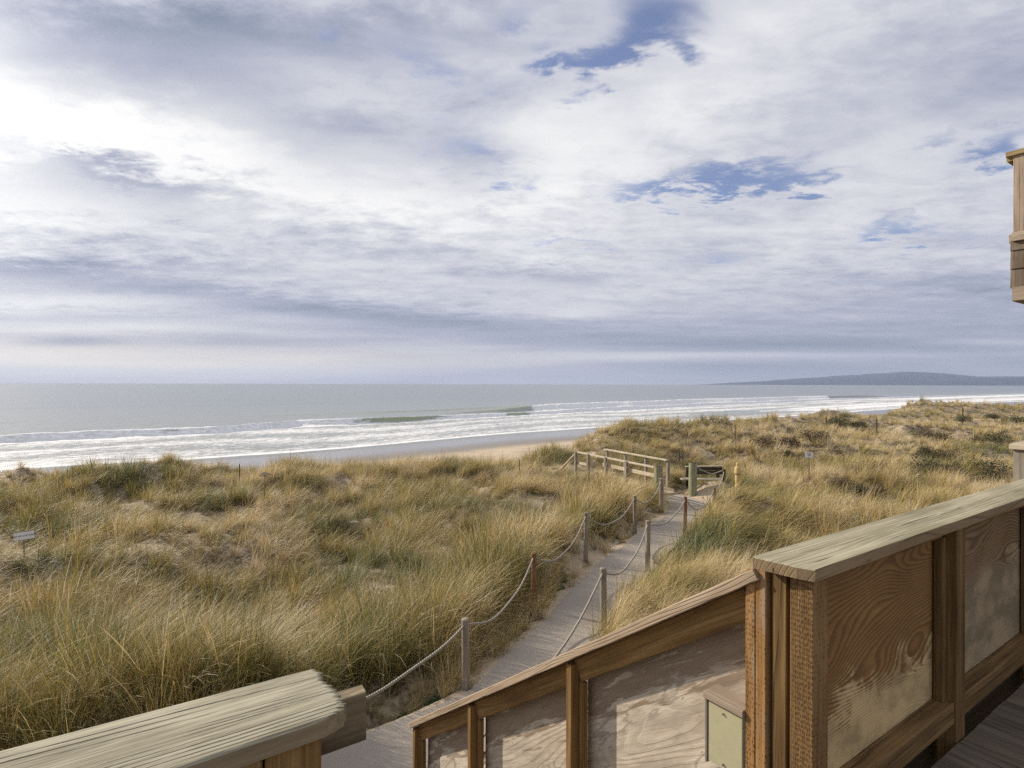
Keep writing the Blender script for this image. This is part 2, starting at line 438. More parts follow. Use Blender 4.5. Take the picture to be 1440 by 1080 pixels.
terrain()

# ------------------------------------------------------------------ path (sandy boards)
def path():
    P = PATH; T = []; 
    # resample smoothly
    d = np.r_[0, np.cumsum(np.hypot(*np.diff(P, axis=0).T))]
    s = np.arange(0, d[-1], .1)
    x = np.interp(s, d, P[:, 0]); y = np.interp(s, d, P[:, 1])
    for _ in range(4):
        x[2:-2] = np.convolve(x, np.ones(5)/5, 'valid'); y[2:-2] = np.convolve(y, np.ones(5)/5, 'valid')
    tx = np.gradient(x); ty = np.gradient(y); l = np.hypot(tx, ty); tx /= l; ty /= l
    V = []; G = []
    cs = np.linspace(-.52, .66, 15)
    for i in range(len(s)):
        for c in cs:
            e = 1+.06*math.sin(s[i]*2.3+c)
            V.append((x[i]+ty[i]*c*e, y[i]-tx[i]*c*e, PZ+.006+.012*(abs(c)/.66)**3*.5))
            G.append((s[i], c, 0))
    n = len(cs); F = [(i*n+k, i*n+k+1, (i+1)*n+k+1, (i+1)*n+k) for i in range(len(s)-1) for k in range(n-1)]
    m, t = material('sandy_path_boards')
    g = t.attr('grain'); sx = t.sep(g)
    fr = t.math('FRACT', t.math('MULTIPLY', sx[0], 1/.19))
    gap = t.math('MULTIPLY', t.rng(fr, .90, .95), t.rng(fr, 1., .985))
    lanes = t.math('FRACT', t.math('ADD', t.math('MULTIPLY', sx[1], 1/.31), .5))
    gap2 = t.math('MULTIPLY', t.rng(lanes, .93, .96), t.rng(lanes, 1., .985))
    gap = t.math('MAXIMUM', gap, t.math('MULTIPLY', gap2, .6))
    sn = t.noise(g, 1.6, 6, .65); fine = t.noise(g, 60, 4, .6); st = t.noise(t.scale(g, (20, 2, 1)), 1, 4)
    brd = t.mix(st, (.185, .165, .14), (.29, .265, .23))
    sand = t.mix(t.math('ADD', t.math('MULTIPLY', fine, .5), t.math('MULTIPLY', sn, .5)), (.30, .26, .215), (.44, .385, .315))
    edge = t.math('ABSOLUTE', sx[1])
    cover = t.rng(t.math('ADD', t.math('MULTIPLY', sn, .9), t.math('MULTIPLY', t.math('MULTIPLY', edge, edge), .9)), .36, .62)
    cover = t.math('MAXIMUM', cover, t.rng(sx[0], 13, 15.5))
    c = t.mix(t.math('MULTIPLY', gap, .55), brd, (.12, .105, .09))
    c = t.mix(t.math('ADD', t.math('MULTIPLY', cover, .03), .97), c, sand)
    hh = t.math('ADD', t.math('MULTIPLY', fine, .3), sn)
    finish(t, c, .9, t.bump(hh, .6, .06))
    o = mesh_obj('path', V, F, m, None, G, True); o['kind'] = 'structure'
path()

# ------------------------------------------------------------------ sea
BX = np.array([-400, -150, -84, -72.7, -56, -47.5, -33, -13.7, 0, 48, 84.5, 196, 600, 2000])
BV = np.array([44, 44, 47, 50, 50, 62, 60, 62, 62, 70, 82, 88, 90, 90])
def sea():
    xs = [0.]; q = .6
    while xs[-1] < 27000:
        xs.append(xs[-1]+q); q = max(.6, xs[-1]*.0075) if xs[-1] > 60 else .6
    xs = np.array(xs); xs = np.concatenate([-xs[::-1][:-1], xs])
    vs = list(np.arange(-7, 1, .5)); q = .45
    while vs[-1] < 60000:
        vs.append(vs[-1]+(.45 if vs[-1] < 105 else max(.6, (vs[-1]-105)*.035)))
    vs = np.array(vs)[:]
    vs = vs[vs < 48000]
    X, Vv = np.meshgrid(xs, vs, indexing='ij')
    Y = np.minimum(yw(X)+Vv, 30000.+Vv*.001)
    mask_far = np.clip(1-np.abs(X)/1500, 0, 1)
    vb = np.interp(X, BX, BV)+2.5*fbm(X, X*0, 22, 3, 60)
    z = np.zeros_like(X); foam = np.zeros_like(X); green = np.zeros_like(X)
    amp = .55+.45*fbm(X, X*0, 34, 2, 61)+.15
    # main breaker: steep towards the shore
    dd = Vv-vb
    prof = np.where(dd < 0, np.exp(-(dd/1.5)**2), np.exp(-(dd/5.)**2))
    z += np.clip(amp+.35, .55, 1.4)*prof
    gapg = np.exp(-((X+27)/11)**2)+.9*np.exp(-((X-2)/5)**2)+.5*np.exp(-((X+62)/4)**2)
    gapg = np.clip(gapg, 0, 1)
    broken = 1-gapg
    foam = np.maximum(foam, np.where(dd < 0, np.exp(-(dd/6.)**2), np.exp(-(dd/4.)**2))*(.95+.5*broken))
    green = np.maximum(green, np.exp(-((dd+.9)/1.3)**2)*gapg)
    foam = foam*(1-.9*green)
    # second outer line of surf to the right
    vb2 = vb+22+4*fbm(X, X*0, 30, 2, 64); d2 = Vv-vb2
    on = ss(X, 2, 14)*(1-ss(X, 200, 212))
    z += 2.2*np.where(d2 < 0, np.exp(-(d2/4.)**2), np.exp(-(d2/5.)**2))*ss(X, -40, 20)*(1-ss(X, 240, 330))
    foam = np.maximum(foam, np.where(d2 < 0, np.exp(-(d2/15.)**2), np.exp(-(d2/6.)**2))*on*1.6)
    green = np.maximum(green, .8*np.exp(-((d2+1.2)/1.6)**2)*ss(X, -14, -6)*(1-ss(X, 4, 10)))
    # inner re-formed bore
    v3 = 27+3*fbm(X, X*0, 16, 3, 66)+.06*np.clip(X, -60, 0); d3 = Vv-v3
    g3 = ss(fbm(X, X*0, 25, 2, 70), -.5, .1)
    z += .3*g3*np.where(d3 < 0, np.exp(-(d3/.9)**2), np.exp(-(d3/3)**2))
    foam = np.maximum(foam, .8*g3*np.where(d3 < 0, np.exp(-(d3/3.)**2), np.exp(-(d3/1.2)**2)))
    # lace between the breaker and the sand, thick line at the edge of the wash
    edge = 1.4*fbm(X, X*0, 7, 3, 72)
    de = Vv-1.5-edge
    foam = np.maximum(foam, np.where(de > 0, np.exp(-(de/4.5)**2), np.exp(-(de/1.)**2))*.95)
    lace = (.60+.08*np.sin(Vv/3.1+3*fbm(X, X*0, 20, 3, 71))*ss(Vv, 6, 12)+.10*fbm(X, Vv, 9, 3, 73))*(1-ss(Vv, vb-6, vb+1))*ss(de, -1, 3)
    lace = lace*(1-.35*ss(X, 20, 80)*ss(Vv, 10, 20)*(1-ss(Vv, 32, 40)))
    foam = np.maximum(foam, lace)
    foam = np.maximum(foam, 1.4*np.exp(-((Vv-vb+10)/16.)**2)*ss(X, 210, 280))
    foam = np.maximum(foam, 1.3*np.exp(-((Vv-26)/15.)**2)*ss(X, 70, 130))
    # swells further out
    for (vo, a, s1) in ((118, .55, 80), (165, .45, 81), (230, .5, 82), (330, .6, 83), (470, .6, 84), (650, .7, 85)):
        vc = vo+7*fbm(X, X*0, 60, 3, s1); d = Vv-vc
        am = (a if vo == 118 else a*.35)*ss(fbm(X, X*0, 90, 2, s1+20), -.45, .35)
        z += am*np.where(d < 0, np.exp(-(d/2.6)**2), np.exp(-(d/9.)**2))*mask_far
        if vo == 118: green = np.maximum(green, .5*am/a*np.exp(-((d+1.6)/1.8)**2)*mask_far)
    chop = fbm(X, Y, 5, 3, 90)*.10+fbm(X*.9, Y*1.7, 2.2, 2, 95)*.06
    z += chop*np.clip(1-Vv/500, 0, 1)*np.clip(1-np.abs(X)/600, 0, 1)
    z = z*ss(Vv, -1, 8)+.10*ss(-Vv, -6, 0)+.05
    z = z - .0*X
    z += foam*.10*(fbm(X, Y, 1.4, 2, 99)+.5)*ss(Vv, 3, 12)*np.clip(1-np.abs(X)/500, 0, 1)
    # thin edge sinks below the sand
    z = np.where(Vv < 0, z+(Vv-0)*.06, z)
    nx, nv = X.shape; idx = np.arange(nx*nv).reshape(nx, nv)
    F = np.stack([idx[:-1, :-1], idx[1:, :-1], idx[1:, 1:], idx[:-1, 1:]], -1).reshape(-1, 4)
    V = np.stack([X, Y, z], -1).reshape(-1, 3)
    m, t = material('sea_water')
    pos = t.add('ShaderNodeNewGeometry').outputs['Position']
    fo = t.attr('foam', 'Fac'); gr = t.attr('green', 'Fac')
    sh = t.attr('shorec')
    n0 = t.noise(t.scale(sh, (.30, 1.1, 1)), 1, 6, .68, .6)
    n1 = t.noise(t.scale(sh, (.9, 2.4, 1)), 1, 5, .7, .8)
    nn = t.math('ADD', t.math('MULTIPLY', n0, .5), t.math('MULTIPLY', n1, .5))
    fm = t.rng(t.math('ADD', fo, t.math('MULTIPLY', t.math('MULTIPLY', t.math('SUBTRACT', nn, .5), 2.6), t.math('MAXIMUM', t.math('SUBTRACT', 1.3, fo), .15))), .42, .78)
    fm = t.math('MULTIPLY', fm, t.rng(fo, .03, .22))
    deep = t.mix(t.rng(t.sep(sh)[1], 40, 300), (.25, .265, .24), (.18, .205, .21))
    c = t.mix(gr, deep, (.30, .345, .20))  # green on wave faces: backlight through the water painted into the colour
    fc = t.mix(t.rng(n1, .35, .6), (.66, .66, .64), (.93, .93, .92))
    c = t.mix(fm, c, fc)
    w1 = t.noise(t.scale(pos, (.35, .6, 1)), 1, 6, .62)
    w2 = t.noise(t.scale(pos, (.045, .09, 1)), 1, 4, .6)
    hb = t.math('ADD', t.math('ADD', t.math('MULTIPLY', w1, .7), t.math('MULTIPLY', w2, 1.6)), t.math('MULTIPLY', fm, t.math('MULTIPLY', n1, .6)))
    ro = t.math('ADD', t.math('MULTIPLY', fm, .5), .22)
    finish(t, c, ro, t.bump(hb, .42, .45), .9)
    t.p.inputs['IOR'].default_value = 1.33
    o = big_mesh('sea', V, F, m, {'foam': foam.ravel(), 'green': green.ravel(),
        'shorec': np.stack([X*1.25, Vv, 0*X], -1).reshape(-1, 3)})
    o['kind'] = 'structure'
sea()

# ------------------------------------------------------------------ hills across the bay
def hills():
    ys = 25000.
    V = []; F = []
    us = np.linspace(.30, 1.05, 200)
    prof = np.interp(us, [.30, .345, .45, .55, .65, .70, .745, .80, .9, 1.0, 1.6], [0, 25, 150, 290, 430, 480, 400, 300, 330, 420, 520])
    prof = prof*1.3; prof = prof+30*fbm(us*40, us*0, 3.2, 4, 7)*np.clip(prof/150, 0, 1)
    prof2 = np.interp(us, [.3, .62, .70, .8, .9, 1.0, 1.6], [0, 0, 60, 230, 330, 380, 430])+25*fbm(us*55, us*0+9, 3, 4, 17)*np.clip((us-.62)*8, 0, 1)
    rows = []
    for j, (dy, k) in enumerate(((-3200, 0), (-2500, .45), (-1700, .75), (-700, .95), (0, 1), (1500, .7), (3500, 0))):
        rows.append([(u*(ys), ys+dy+300*math.sin(u*40), -20+(max(p*k, 0)+25*k*float(vn(u*60, j*1.7, 5)))*1.0) for u, p in zip(us, prof)])
    for r in rows: V += r
    n = len(us)
    for j in range(len(rows)-1):
        for i in range(n-1): F.append((j*n+i, j*n+i+1, (j+1)*n+i+1, (j+1)*n+i))
    b = len(V); rows = []
    for j, (dy, k) in enumerate(((-7200, 0), (-6700, .6), (-6000, 1), (-5000, .8), (-3600, 0))):
        rows.append([(u*(ys-6000), ys+dy, -20+max(p*.95, 0)*k) for u, p in zip(us, prof2)])
    for r in rows: V += r
    for j in range(len(rows)-1):
        for i in range(n-1): F.append((b+j*n+i, b+j*n+i+1, b+(j+1)*n+i+1, b+(j+1)*n+i))
    m, t = material('distant_hills')
    pos = t.add('ShaderNodeNewGeometry').outputs['Position']
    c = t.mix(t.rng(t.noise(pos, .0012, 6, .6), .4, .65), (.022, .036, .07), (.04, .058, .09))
    finish(t, c, .95)
    o = mesh_obj('hills', V, F, m, None, None, True); o['kind'] = 'structure'
hills()

# ------------------------------------------------------------------ grass
def grass_mat():
    m, t = material('marram_grass')
    b = t.attr('blade')                       # x random, y height along blade, z second random
    s = t.sep(b)
    tint = t.attr('tint', 'Fac', 'INSTANCER')
    pos = t.add('ShaderNodeNewGeometry').outputs['Position']
    big = t.noise(pos, .22, 3, .6)
    f = t.math('ADD', t.math('MULTIPLY', tint, .56), t.math('MULTIPLY', s[0], .52))
    f = t.math('ADD', f, t.math('MULTIPLY', t.math('SUBTRACT', big, .5), .45))
    f = t.math('ADD', f, t.math('MULTIPLY', t.math('SUBTRACT', s[1], .5), .14))
    c = t.ramp(f, [(.0, (.045, .075, .030)), (.20, (.105, .135, .040)), (.38, (.235, .225, .060)), (.52, (.42, .305, .085)), (.66, (.56, .425, .17)), (.85, (.66, .545, .32)), (1., (.78, .69, .50))])
    rust = t.math('MULTIPLY', t.rng(s[2], .80, .9), t.rng(f, .2, .5))
    c = t.mix(t.math('MULTIPLY', rust, .6), c, (.30, .135, .035))
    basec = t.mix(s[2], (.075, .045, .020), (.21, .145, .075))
    c = t.mix(t.math('MULTIPLY', t.rng(s[1], .42, .05), .88), c, basec)  # dead brown blade bases, darkened to paint the shade low in the tufts
    c = t.mix(t.rng(t.math('FRACT', t.math('MULTIPLY', s[0], 13.7)), .93, .96), c, (.84, .74, .54))
    gain = t.math('ADD', .72, t.math('MULTIPLY', t.math('FRACT', t.math('MULTIPLY', s[2], 7.31)), .62))
    c = t.mix(1., c, t.comb(gain, gain, gain), 'MULTIPLY')
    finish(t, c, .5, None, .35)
    tr = t.add('ShaderNodeBsdfTranslucent'); t.put(tr.inputs[0], c)
    mx = t.add('ShaderNodeMixShader'); mx.inputs[0].default_value = .32
    t.l.new(t.p.outputs[0], mx.inputs[1]); t.l.new(tr.outputs[0], mx.inputs[2])
    t.l.new(mx.outputs[0], t.n['Material Output'].inputs[0])
    return m
GM = grass_mat()
def tuft(name, coll, n, h, spread, lean, lay, width, segs, seed, rsplay=.5, curl=1.0):
    r = np.random.default_rng(seed)
    V = []; F = []; B = []
    for i in range(n):
        a = r.uniform(0, 2*math.pi); q = spread*math.sqrt(r.uniform(0, 1))
        bx, by = q*math.cos(a), q*math.sin(a)
        L = h*r.uniform(.55, 1.1)
        out = np.array([math.cos(a), math.sin(a)])*rsplay*r.uniform(.2, 1.2)+np.array([1., -.12])*lean*r.uniform(.6, 1.5)+r.normal(0, .28, 2)
        mag = np.linalg.norm(out)+1e-6; dirh = out/mag
        th0 = min(mag*.35, 1.0)+lay*r.uniform(.4, 1.1); th1 = th0+curl*r.uniform(.25, 1.2)*(.6+mag*.6)+lay*.4
        th1 = min(th1, 2.3)
        p = np.array([bx, by, -.03]); wv = r.uniform(0, math.pi)
        side = np.array([-dirh[1], dirh[0], 0])*math.cos(wv*.35)+np.array([0, 0, 1.])*math.sin(wv*.35)*.4
        rnd = r.uniform(); rnd2 = r.uniform(); wd = width*r.uniform(.7, 1.35)
        base = len(V)
        for k in range(segs+1):
            u = k/segs; th = th0+(th1-th0)*u**1.5
            if k: p = p+np.array([dirh[0]*math.sin(th), dirh[1]*math.sin(th), math.cos(th)])*L/segs
            w = wd*(1-u**2.2*.88)*.5
            V.append(p-side*w); V.append(p+side*w); B += [(rnd, u, rnd2)]*2
        for k in range(segs):
            j = base+2*k; F.append((j, j+1, j+3, j+2))
    me = bpy.data.meshes.new(name); me.from_pydata([tuple(v) for v in V], [], F)
    at = me.attributes.new('blade', 'FLOAT_VECTOR', 'POINT'); at.data.foreach_set('vector', np.array(B, np.float32).ravel())
    me.polygons.foreach_set('use_smooth', [True]*len(F)); me.materials.append(GM); me.update()
    o = bpy.data.objects.new(name, me); coll.objects.link(o); return o

def make_coll(tag_, dn, wd, segs):
    c = bpy.data.collections.new('grass_source_'+tag_)
    k = 0
    specs = []
    for i in range(5): specs.append((1.0, .15, .30, .0, .5, 1.0))      # upright
    for i in range(4): specs.append((.95, .20, .75, .12, .5, 1.25))    # windblown
    for i in range(3): specs.append((.85, .26, 1.3, .65, .6, .8))      # laid over
    for i, (h, sp, le, la, rs, cu) in enumerate(specs):
        tuft('tuft_%02d' % i, c, dn, h, sp, le, la, wd, segs, 100+i, rs, cu)
    return c
C_NEAR = make_coll('near', 80, .0062, 6)
C_MID = make_coll('mid', 55, .0100, 4)
C_FAR = make_coll('far', 42, .019, 3)

def gn_scatter(name, P, rot, scl, idx, tint, coll, label, cat):
    me = bpy.data.meshes.new(name); me.vertices.add(len(P)); me.vertices.foreach_set('co', P.astype(np.float32).ravel())
    def at(n, typ, key, v): a = me.attributes.new(n, typ, 'POINT'); a.data.foreach_set(key, v)
    at('rot', 'FLOAT_VECTOR', 'vector', rot.astype(np.float32).ravel()); at('scl', 'FLOAT_VECTOR', 'vector', scl.astype(np.float32).ravel())
    at('idx', 'INT', 'value', idx.astype(np.int32)); at('tint', 'FLOAT', 'value', tint.astype(np.float32))
    o = bpy.data.objects.new(name, me); COL.objects.link(o)
    g = bpy.data.node_groups.new(name+'_nodes', 'GeometryNodeTree')
    g.interface.new_socket('Geometry', in_out='INPUT', socket_type='NodeSocketGeometry')
    g.interface.new_socket('Geometry', in_out='OUTPUT', socket_type='NodeSocketGeometry')
    gi = g.nodes.new('NodeGroupInput'); go = g.nodes.new('NodeGroupOutput')
    ip = g.nodes.new('GeometryNodeInstanceOnPoints'); ci = g.nodes.new('GeometryNodeCollectionInfo')
    ci.inputs['Collection'].default_value = coll; ci.inputs['Separate Children'].default_value = True; ci.inputs['Reset Children'].default_value = True
    ip.inputs['Pick Instance'].default_value = True
    def na(n, dt):
        q = g.nodes.new('GeometryNodeInputNamedAttribute'); q.data_type = dt; q.inputs['Name'].default_value = n; return q.outputs['Attribute']
    er = g.nodes.new('FunctionNodeEulerToRotation')
    g.links.new(na('rot', 'FLOAT_VECTOR'), er.inputs[0]); g.links.new(er.outputs[0], ip.inputs['Rotation'])
    g.links.new(na('scl', 'FLOAT_VECTOR'), ip.inputs['Scale']); g.links.new(na('idx', 'INT'), ip.inputs['Instance Index'])
    g.links.new(gi.outputs[0], ip.inputs['Points']); g.links.new(ci.outputs[0], ip.inputs['Instance']); g.links.new(ip.outputs[0], go.inputs[0])
    md = o.modifiers.new('scatter', 'NODES'); md.node_group = g
    o['kind'] = 'stuff'; o['label'] = label; o['category'] = cat
    return o

DECKZ = -1.49
def grass():
    bands = [(2.6, 12, 30, C_NEAR, (1., 1.)), (12, 30, 16, C_MID, (1., 1.05)), (30, 150, 6.5, C_FAR, (1.15, 1.0))]
    names = [('dune_grass', 'tall green and straw coloured dune grass nearest the deck and path'),
             ('dune_grass', 'windblown dune grass on the middle hummocks up to the seaward crest'),
             ('dune_grass', 'golden grass covering the far dunes towards the beach')]
    for (r0, r1, rho, coll, (ks, kz)), (nm, lab) in zip(bands, names):
        th = math.radians(62 if r1 < 20 else 54)
        cnt = int(rho*th*(r1*r1-r0*r0))
        if r1 > 100: cnt = int(rho*th*(85*85-r0*r0))
        R = np.sqrt(rng.uniform(r0*r0, r1*r1, cnt)) if r1 <= 100 else r0+(r1-r0)*rng.uniform(0, 1, cnt)**1.35
        A = rng.uniform(-th, th, cnt); x = R*np.sin(A); y = R*np.cos(A)
        w = y-np.interp(x, CX, CY)
        pd = seg_dist(x, y, PATH)
        rgt = x > np.interp(y, PATH[:, 1], PATH[:, 0])
        keep = (w < 7+4*fbm(x, y, 6, 2, 77)) & (pd > np.where(rgt, .70, .64)+.2*fbm(x, y, .7, 2, 3))
        keep &= np.hypot(x-6.35, y-19.6) > 1.45+.3*fbm(x, y, .8, 2, 8)
        keep &= seg_dist(x, y, BW) > .86
        n_ = x*N[0]+y*N[1]; dd_ = x*D[0]+y*D[1]
        keep &= (n_ > 3.0) | ((dd_ < -.6) & (n_ > 2.2))
        keep &= ~((np.abs(dd_-1.0+.9) < 1.3) & (n_ < 6.0))          # stairs
        keep &= ~((np.hypot(x-7.3, y-21.9) < 1.1))
        clump = fbm(x, y, 1.5, 2, 40); wide = fbm(x, y, 6, 2, 41)
        bare = (clump < -.25) | ((wide < -.4) & (clump < .1))
        keep &= ~(bare & (rng.uniform(0, 1, cnt) < np.where((x > 4) | (R > 27), .0, .70)))
        keep &= np.hypot(x+1.4, y-5.7) > 1.6
        keep &= np.abs(A) < th
        x = x[keep]; y = y[keep]; R = R[keep]; w = w[keep]; pd = pd[keep]; clump = clump[keep]; wide = wide[keep]; n = len(x)
        z = height(x, y)
        rot = np.stack([rng.normal(0, .10, n), rng.normal(0, .10, n), rng.uniform(-.75, .75, n)], -1)
        rr = rng.uniform(0, 1, n)
        style = fbm(x, y, 3.2, 3, 50)+.35*rng.normal(0, 1, n)
        idx = np.where(style < -.02, rng.integers(0, 5, n), np.where(style < .42, rng.integers(5, 9, n), rng.integers(9, 12, n)))
        # beside the path on the left: tall and upright
        left = (pd < 3.2) & (x < np.interp(y, PATH[:, 1], PATH[:, 0])) & (y < 18)
        idx = np.where(left & (rr < .9), rng.integers(0, 5, n), idx)
        right = (pd < 3.5) & ~left & (y > 5)
        idx = np.where(right & (rr < .8), rng.integers(5, 9, n), idx)
        sc = rng.uniform(.50, 1.0, n)*ks*(.72+.55*np.clip(clump+.4, 0, 1.1))
        sc = np.where(left, np.clip(sc*1.55, .75, 1.6), sc)
        sc = np.where(left & (pd < 1.9), sc*np.clip(.34+(pd-.75)*.58, .32, 1), sc); rot[:, 1] -= np.where(left, .14, 0); sc = np.where(right & (x > 0), sc*1.12, sc)
        sc *= np.where(R > 30, .70, 1); sc *= 1+.25*ss(R, 60, 110)
        # tint: 0 green .. 1 straw
        tint = .385+.95*fbm(x, y, 2.2, 3, 55)+.28*fbm(x, y, 9, 2, 56)+rng.normal(0, .10, n)
        tint = tint+np.where(x > 3, .10, 0)+.14*ss(R, 18, 40)
        tint = np.where(idx >= 9, tint+.38, tint)
        tint = np.where(right & (R < 14), tint-.02, tint)
        tint = np.where(left, tint*.8+.06, tint); tint = np.where(left & (pd < 1.2), .58+.15*rng.normal(0, 1, n), tint)
        P = np.stack([x, y, z-.01], -1)
        scl = np.stack([sc, sc, sc*kz*rng.uniform(.85, 1.1, n)], -1)
        gn_scatter(nm, P, rot, scl, idx, np.clip(tint, -.1, 1.05), coll, lab, 'grass')
        print('grass', nm, n)
grass()

# ------------------------------------------------------------------ shrubs
def leaf_mat(name, a, b, c3):
    m, t = material(name); s = t.sep(t.attr('blade'))
    c = t.ramp(s[0], [(.0, a), (.6, b), (1., c3)]); finish(t, c, .7)
    return m
LM = leaf_mat('shrub_leaves', (.05, .055, .028), (.105, .105, .05), (.20, .16, .085))
LMB = leaf_mat('dry_shrub_twigs', (.08, .058, .035), (.16, .12, .07), (.28, .21, .13))
LMG = leaf_mat('green_leaves', (.03, .06, .022), (.06, .11, .04), (.13, .17, .06))
def shrub_mesh(name, rx, h, seed, mat, n=1500, leaf=.032):
    r = np.random.default_rng(seed); V = []; F = []; B = []
    blobs = [(r.uniform(-.6, .6)*rx, r.uniform(-.5, .5)*rx, r.uniform(.35, .65)*rx, r.uniform(.6, 1.)*h) for _ in range(7)]
    for i in range(n):
        bx, by, br, bh = blobs[r.integers(len(blobs))]
        d = r.normal(0, 1, 3); d /= np.linalg.norm(d); d[2] = abs(d[2])
        q = r.uniform(.55, 1.05)
        p = np.array([bx+d[0]*br*q, by+d[1]*br*q, d[2]*bh*q])
        a = r.normal(0, 1, 3); a /= np.linalg.norm(a); b = np.cross(a, r.normal(0, 1, 3)); b /= np.linalg.norm(b)
        s = leaf*r.uniform(.6, 1.5); j = len(V)
        V += [p-a*s, p+b*s*.5, p+a*s, p-b*s*.5]; F.append((j, j+1, j+2, j+3)); B += [(r.uniform(), 0, 0)]*4
    me = bpy.data.meshes.new(name); me.from_pydata([tuple(v) for v in V], [], F)
    at = me.attributes.new('blade', 'FLOAT_VECTOR', 'POINT'); at.data.foreach_set('vector', np.array(B, np.float32).ravel())
    me.materials.append(mat); me.update(); return me
def stem_mesh(h, seed):
    random.seed(seed); it = []
    for k in range(6):
        a = random.uniform(0, 6.28); it.append(cyl((0, 0, -.1), (math.cos(a)*h*.5, math.sin(a)*h*.5, h*.8), .02, .006, n=5))
    V = []; F = []; G = []
    for (v, f, g) in it:
        o = len(V); V += v; G += g; F += [tuple(i+o for i in q) for q in f]
    me = bpy.data.meshes.new('stems'); me.from_pydata([tuple(v) for v in V], [], F)
    at = me.attributes.new('grain', 'FLOAT_VECTOR', 'POINT'); at.data.foreach_set('vector', np.array(G, np.float32).ravel())
    me.materials.append(M['darkwood']); me.update(); return me
def shrubs():
    ms = [shrub_mesh('foliage', .8, .75, 1, LM), shrub_mesh('foliage', .7, .6, 2, LM), shrub_mesh('foliage', .9, .65, 3, LMB), shrub_mesh('foliage', .6, .5, 4, LMB)]
    st = [stem_mesh(.6, 5), stem_mesh(.5, 6)]
    # (px, py of the base in the photograph's frame of mind -> bearing and distance), each standing on the dunes
    L = [(1232, 665, 1.5, 0, 'dark round shrub, largest of the bushes in the middle of the right-hand dune field'),
         (1206, 662, 1.1, 2, 'brownish low bush just left of the largest dark dune shrub'),
         (1262, 672, 1.1, 1, 'dark shrub on the right shoulder of the largest dune shrub'),
         (1305, 660, 1.6, 0, 'dark spreading shrub above the brown cap of the deck railing, middle of the right dunes'),
         (1290, 668, 1.0, 3, 'dry brown bush squeezed between two dark shrubs on the right dunes'),
         (1385, 662, 2.3, 0, 'widest dark green shrub mound, nearest the end post at the right edge'),
         (1345, 664, 1.3, 3, 'dry brown bush left of the widest shrub mound at right'),
         (1180, 680, 1.0, 2, 'small reddish brown bush nearest the white sign in the right dunes'),
         (1202, 690, 1.2, 1, 'dark shrub lowest in the grass below the small reddish brown bush'),
         (1236, 690, 1.2, 3, 'brown twiggy bush beside the lowest dark shrub'),
         (1305, 636, 1.5, 1, 'dark low shrub on the slope above the middle of the right dunes'),
         (1335, 640, 1.3, 2, 'dry brown shrub on the slope right of the dark low shrub'),
         (1400, 620, 2.2, 0, 'long dark shrub behind the cap of the end post at the right edge'),
         (1372, 618, 1.6, 3, 'brown low shrub left of the long dark shrub near the right edge'),
         (1305, 612, 2.1, 2, 'brown shrub patch under the highest far dune ridge'),
         (1327, 616, 1.7, 1, 'dark shrub patch right under the highest far dune ridge'),
         (1353, 590, 1.5, 0, 'small dark tree-like bush alone on the far right ridge'),
         (1398, 584, 1.8, 1, 'dark bush on the far ridge skyline near the right edge'),
         (1430, 590, 1.8, 0, 'dark bush on the far ridge cut by the right edge'),
         (1115, 622, 1.8, 3, 'brown shrub patch left of the thin white stake on the dunes'),
         (1140, 616, 1.8, 2, 'dry shrub patch just above the white sign in the right dunes'),
         (1108, 637, 1.0, 1, 'small dark bush directly left of the white sign in the right dunes'),
         (1075, 622, 1.7, 2, 'dull brown bush behind the yellow pipe on the dunes'),
         (1062, 648, 1.1, 3, 'dry bush nearest the yellow pipe in the grass'),
         (1180, 594, 2.0, 0, 'dark bush below the far dune crest beside the thin marker stakes'),
         (1205, 598, 2.0, 1, 'dark bush right of the marker stake on the far dune crest')]
    for i, (px, py, s, kind, lab) in enumerate(L):
        # walk out along the bearing until the ground is as low in the view as the shrub's foot
        u = (px-720)/800.; dist = np.arange(8, 110, .25); zz = height(u*dist, dist)
        drop = (EYE-zz-.3)/dist*800; tgt = py-538.5
        ok = np.where(drop < tgt)[0]; d = dist[ok[0]] if len(ok) else 80
        x, y = u*d, d; z = float(height(np.array([x]), np.array([y]))[0])
        t = thing('dune_shrub', lab, 'shrub', (x, y, z+.22), 'shrubs scattered over the dunes')
        t.rotation_euler.z = random.uniform(0, 6.28)
        s *= d/38 if d > 38 else 1
        t.scale = (s*.58, s*.58, min(s, 1.5)*.68)
        f = bpy.data.objects.new('foliage', ms[kind]); COL.objects.link(f); f.parent = t
        g = bpy.data.objects.new('stem', st[i % 2]); COL.objects.link(g); g.parent = t
shrubs()

# ------------------------------------------------------------------ deck railing, right
NE = np.array([.890, 1.702])                       # inner (near) edge line of the cap starts here, runs along D
def R(d, n, rel): q = NE+D*d+N*n; return V3(q, rel)
def prism(name, pts, z0, z1, mat, parent, ch=.004, jag=None):
    """horizontal board from an outline, chamfered, grain along D"""
    pts = [np.array(p, float) for p in pts]; c = sum(pts)/len(pts); V = []; G = []; off = random.uniform(0, 20)
    n = len(pts)
    def ins(p): v = c-p; a = v/np.linalg.norm(v); return p+a*ch
    for (z, f) in ((z0, 0), (z1-ch, 0), (z1, 1)):
        for p in pts:
            q = ins(p) if f else p
            V.append((q[0], q[1], z)); G.append((q.dot(D)+off, q.dot(N), z*.4))
    F = [tuple(range(n-1, -1, -1)), tuple(range(2*n, 3*n))]
    for k in (0, 1):
        for i in range(n): j = (i+1) % n; F.append((k*n+i, k*n+j, (k+1)*n+j, (k+1)*n+i))
    return mesh_obj(name, V, F, mat, parent, G)

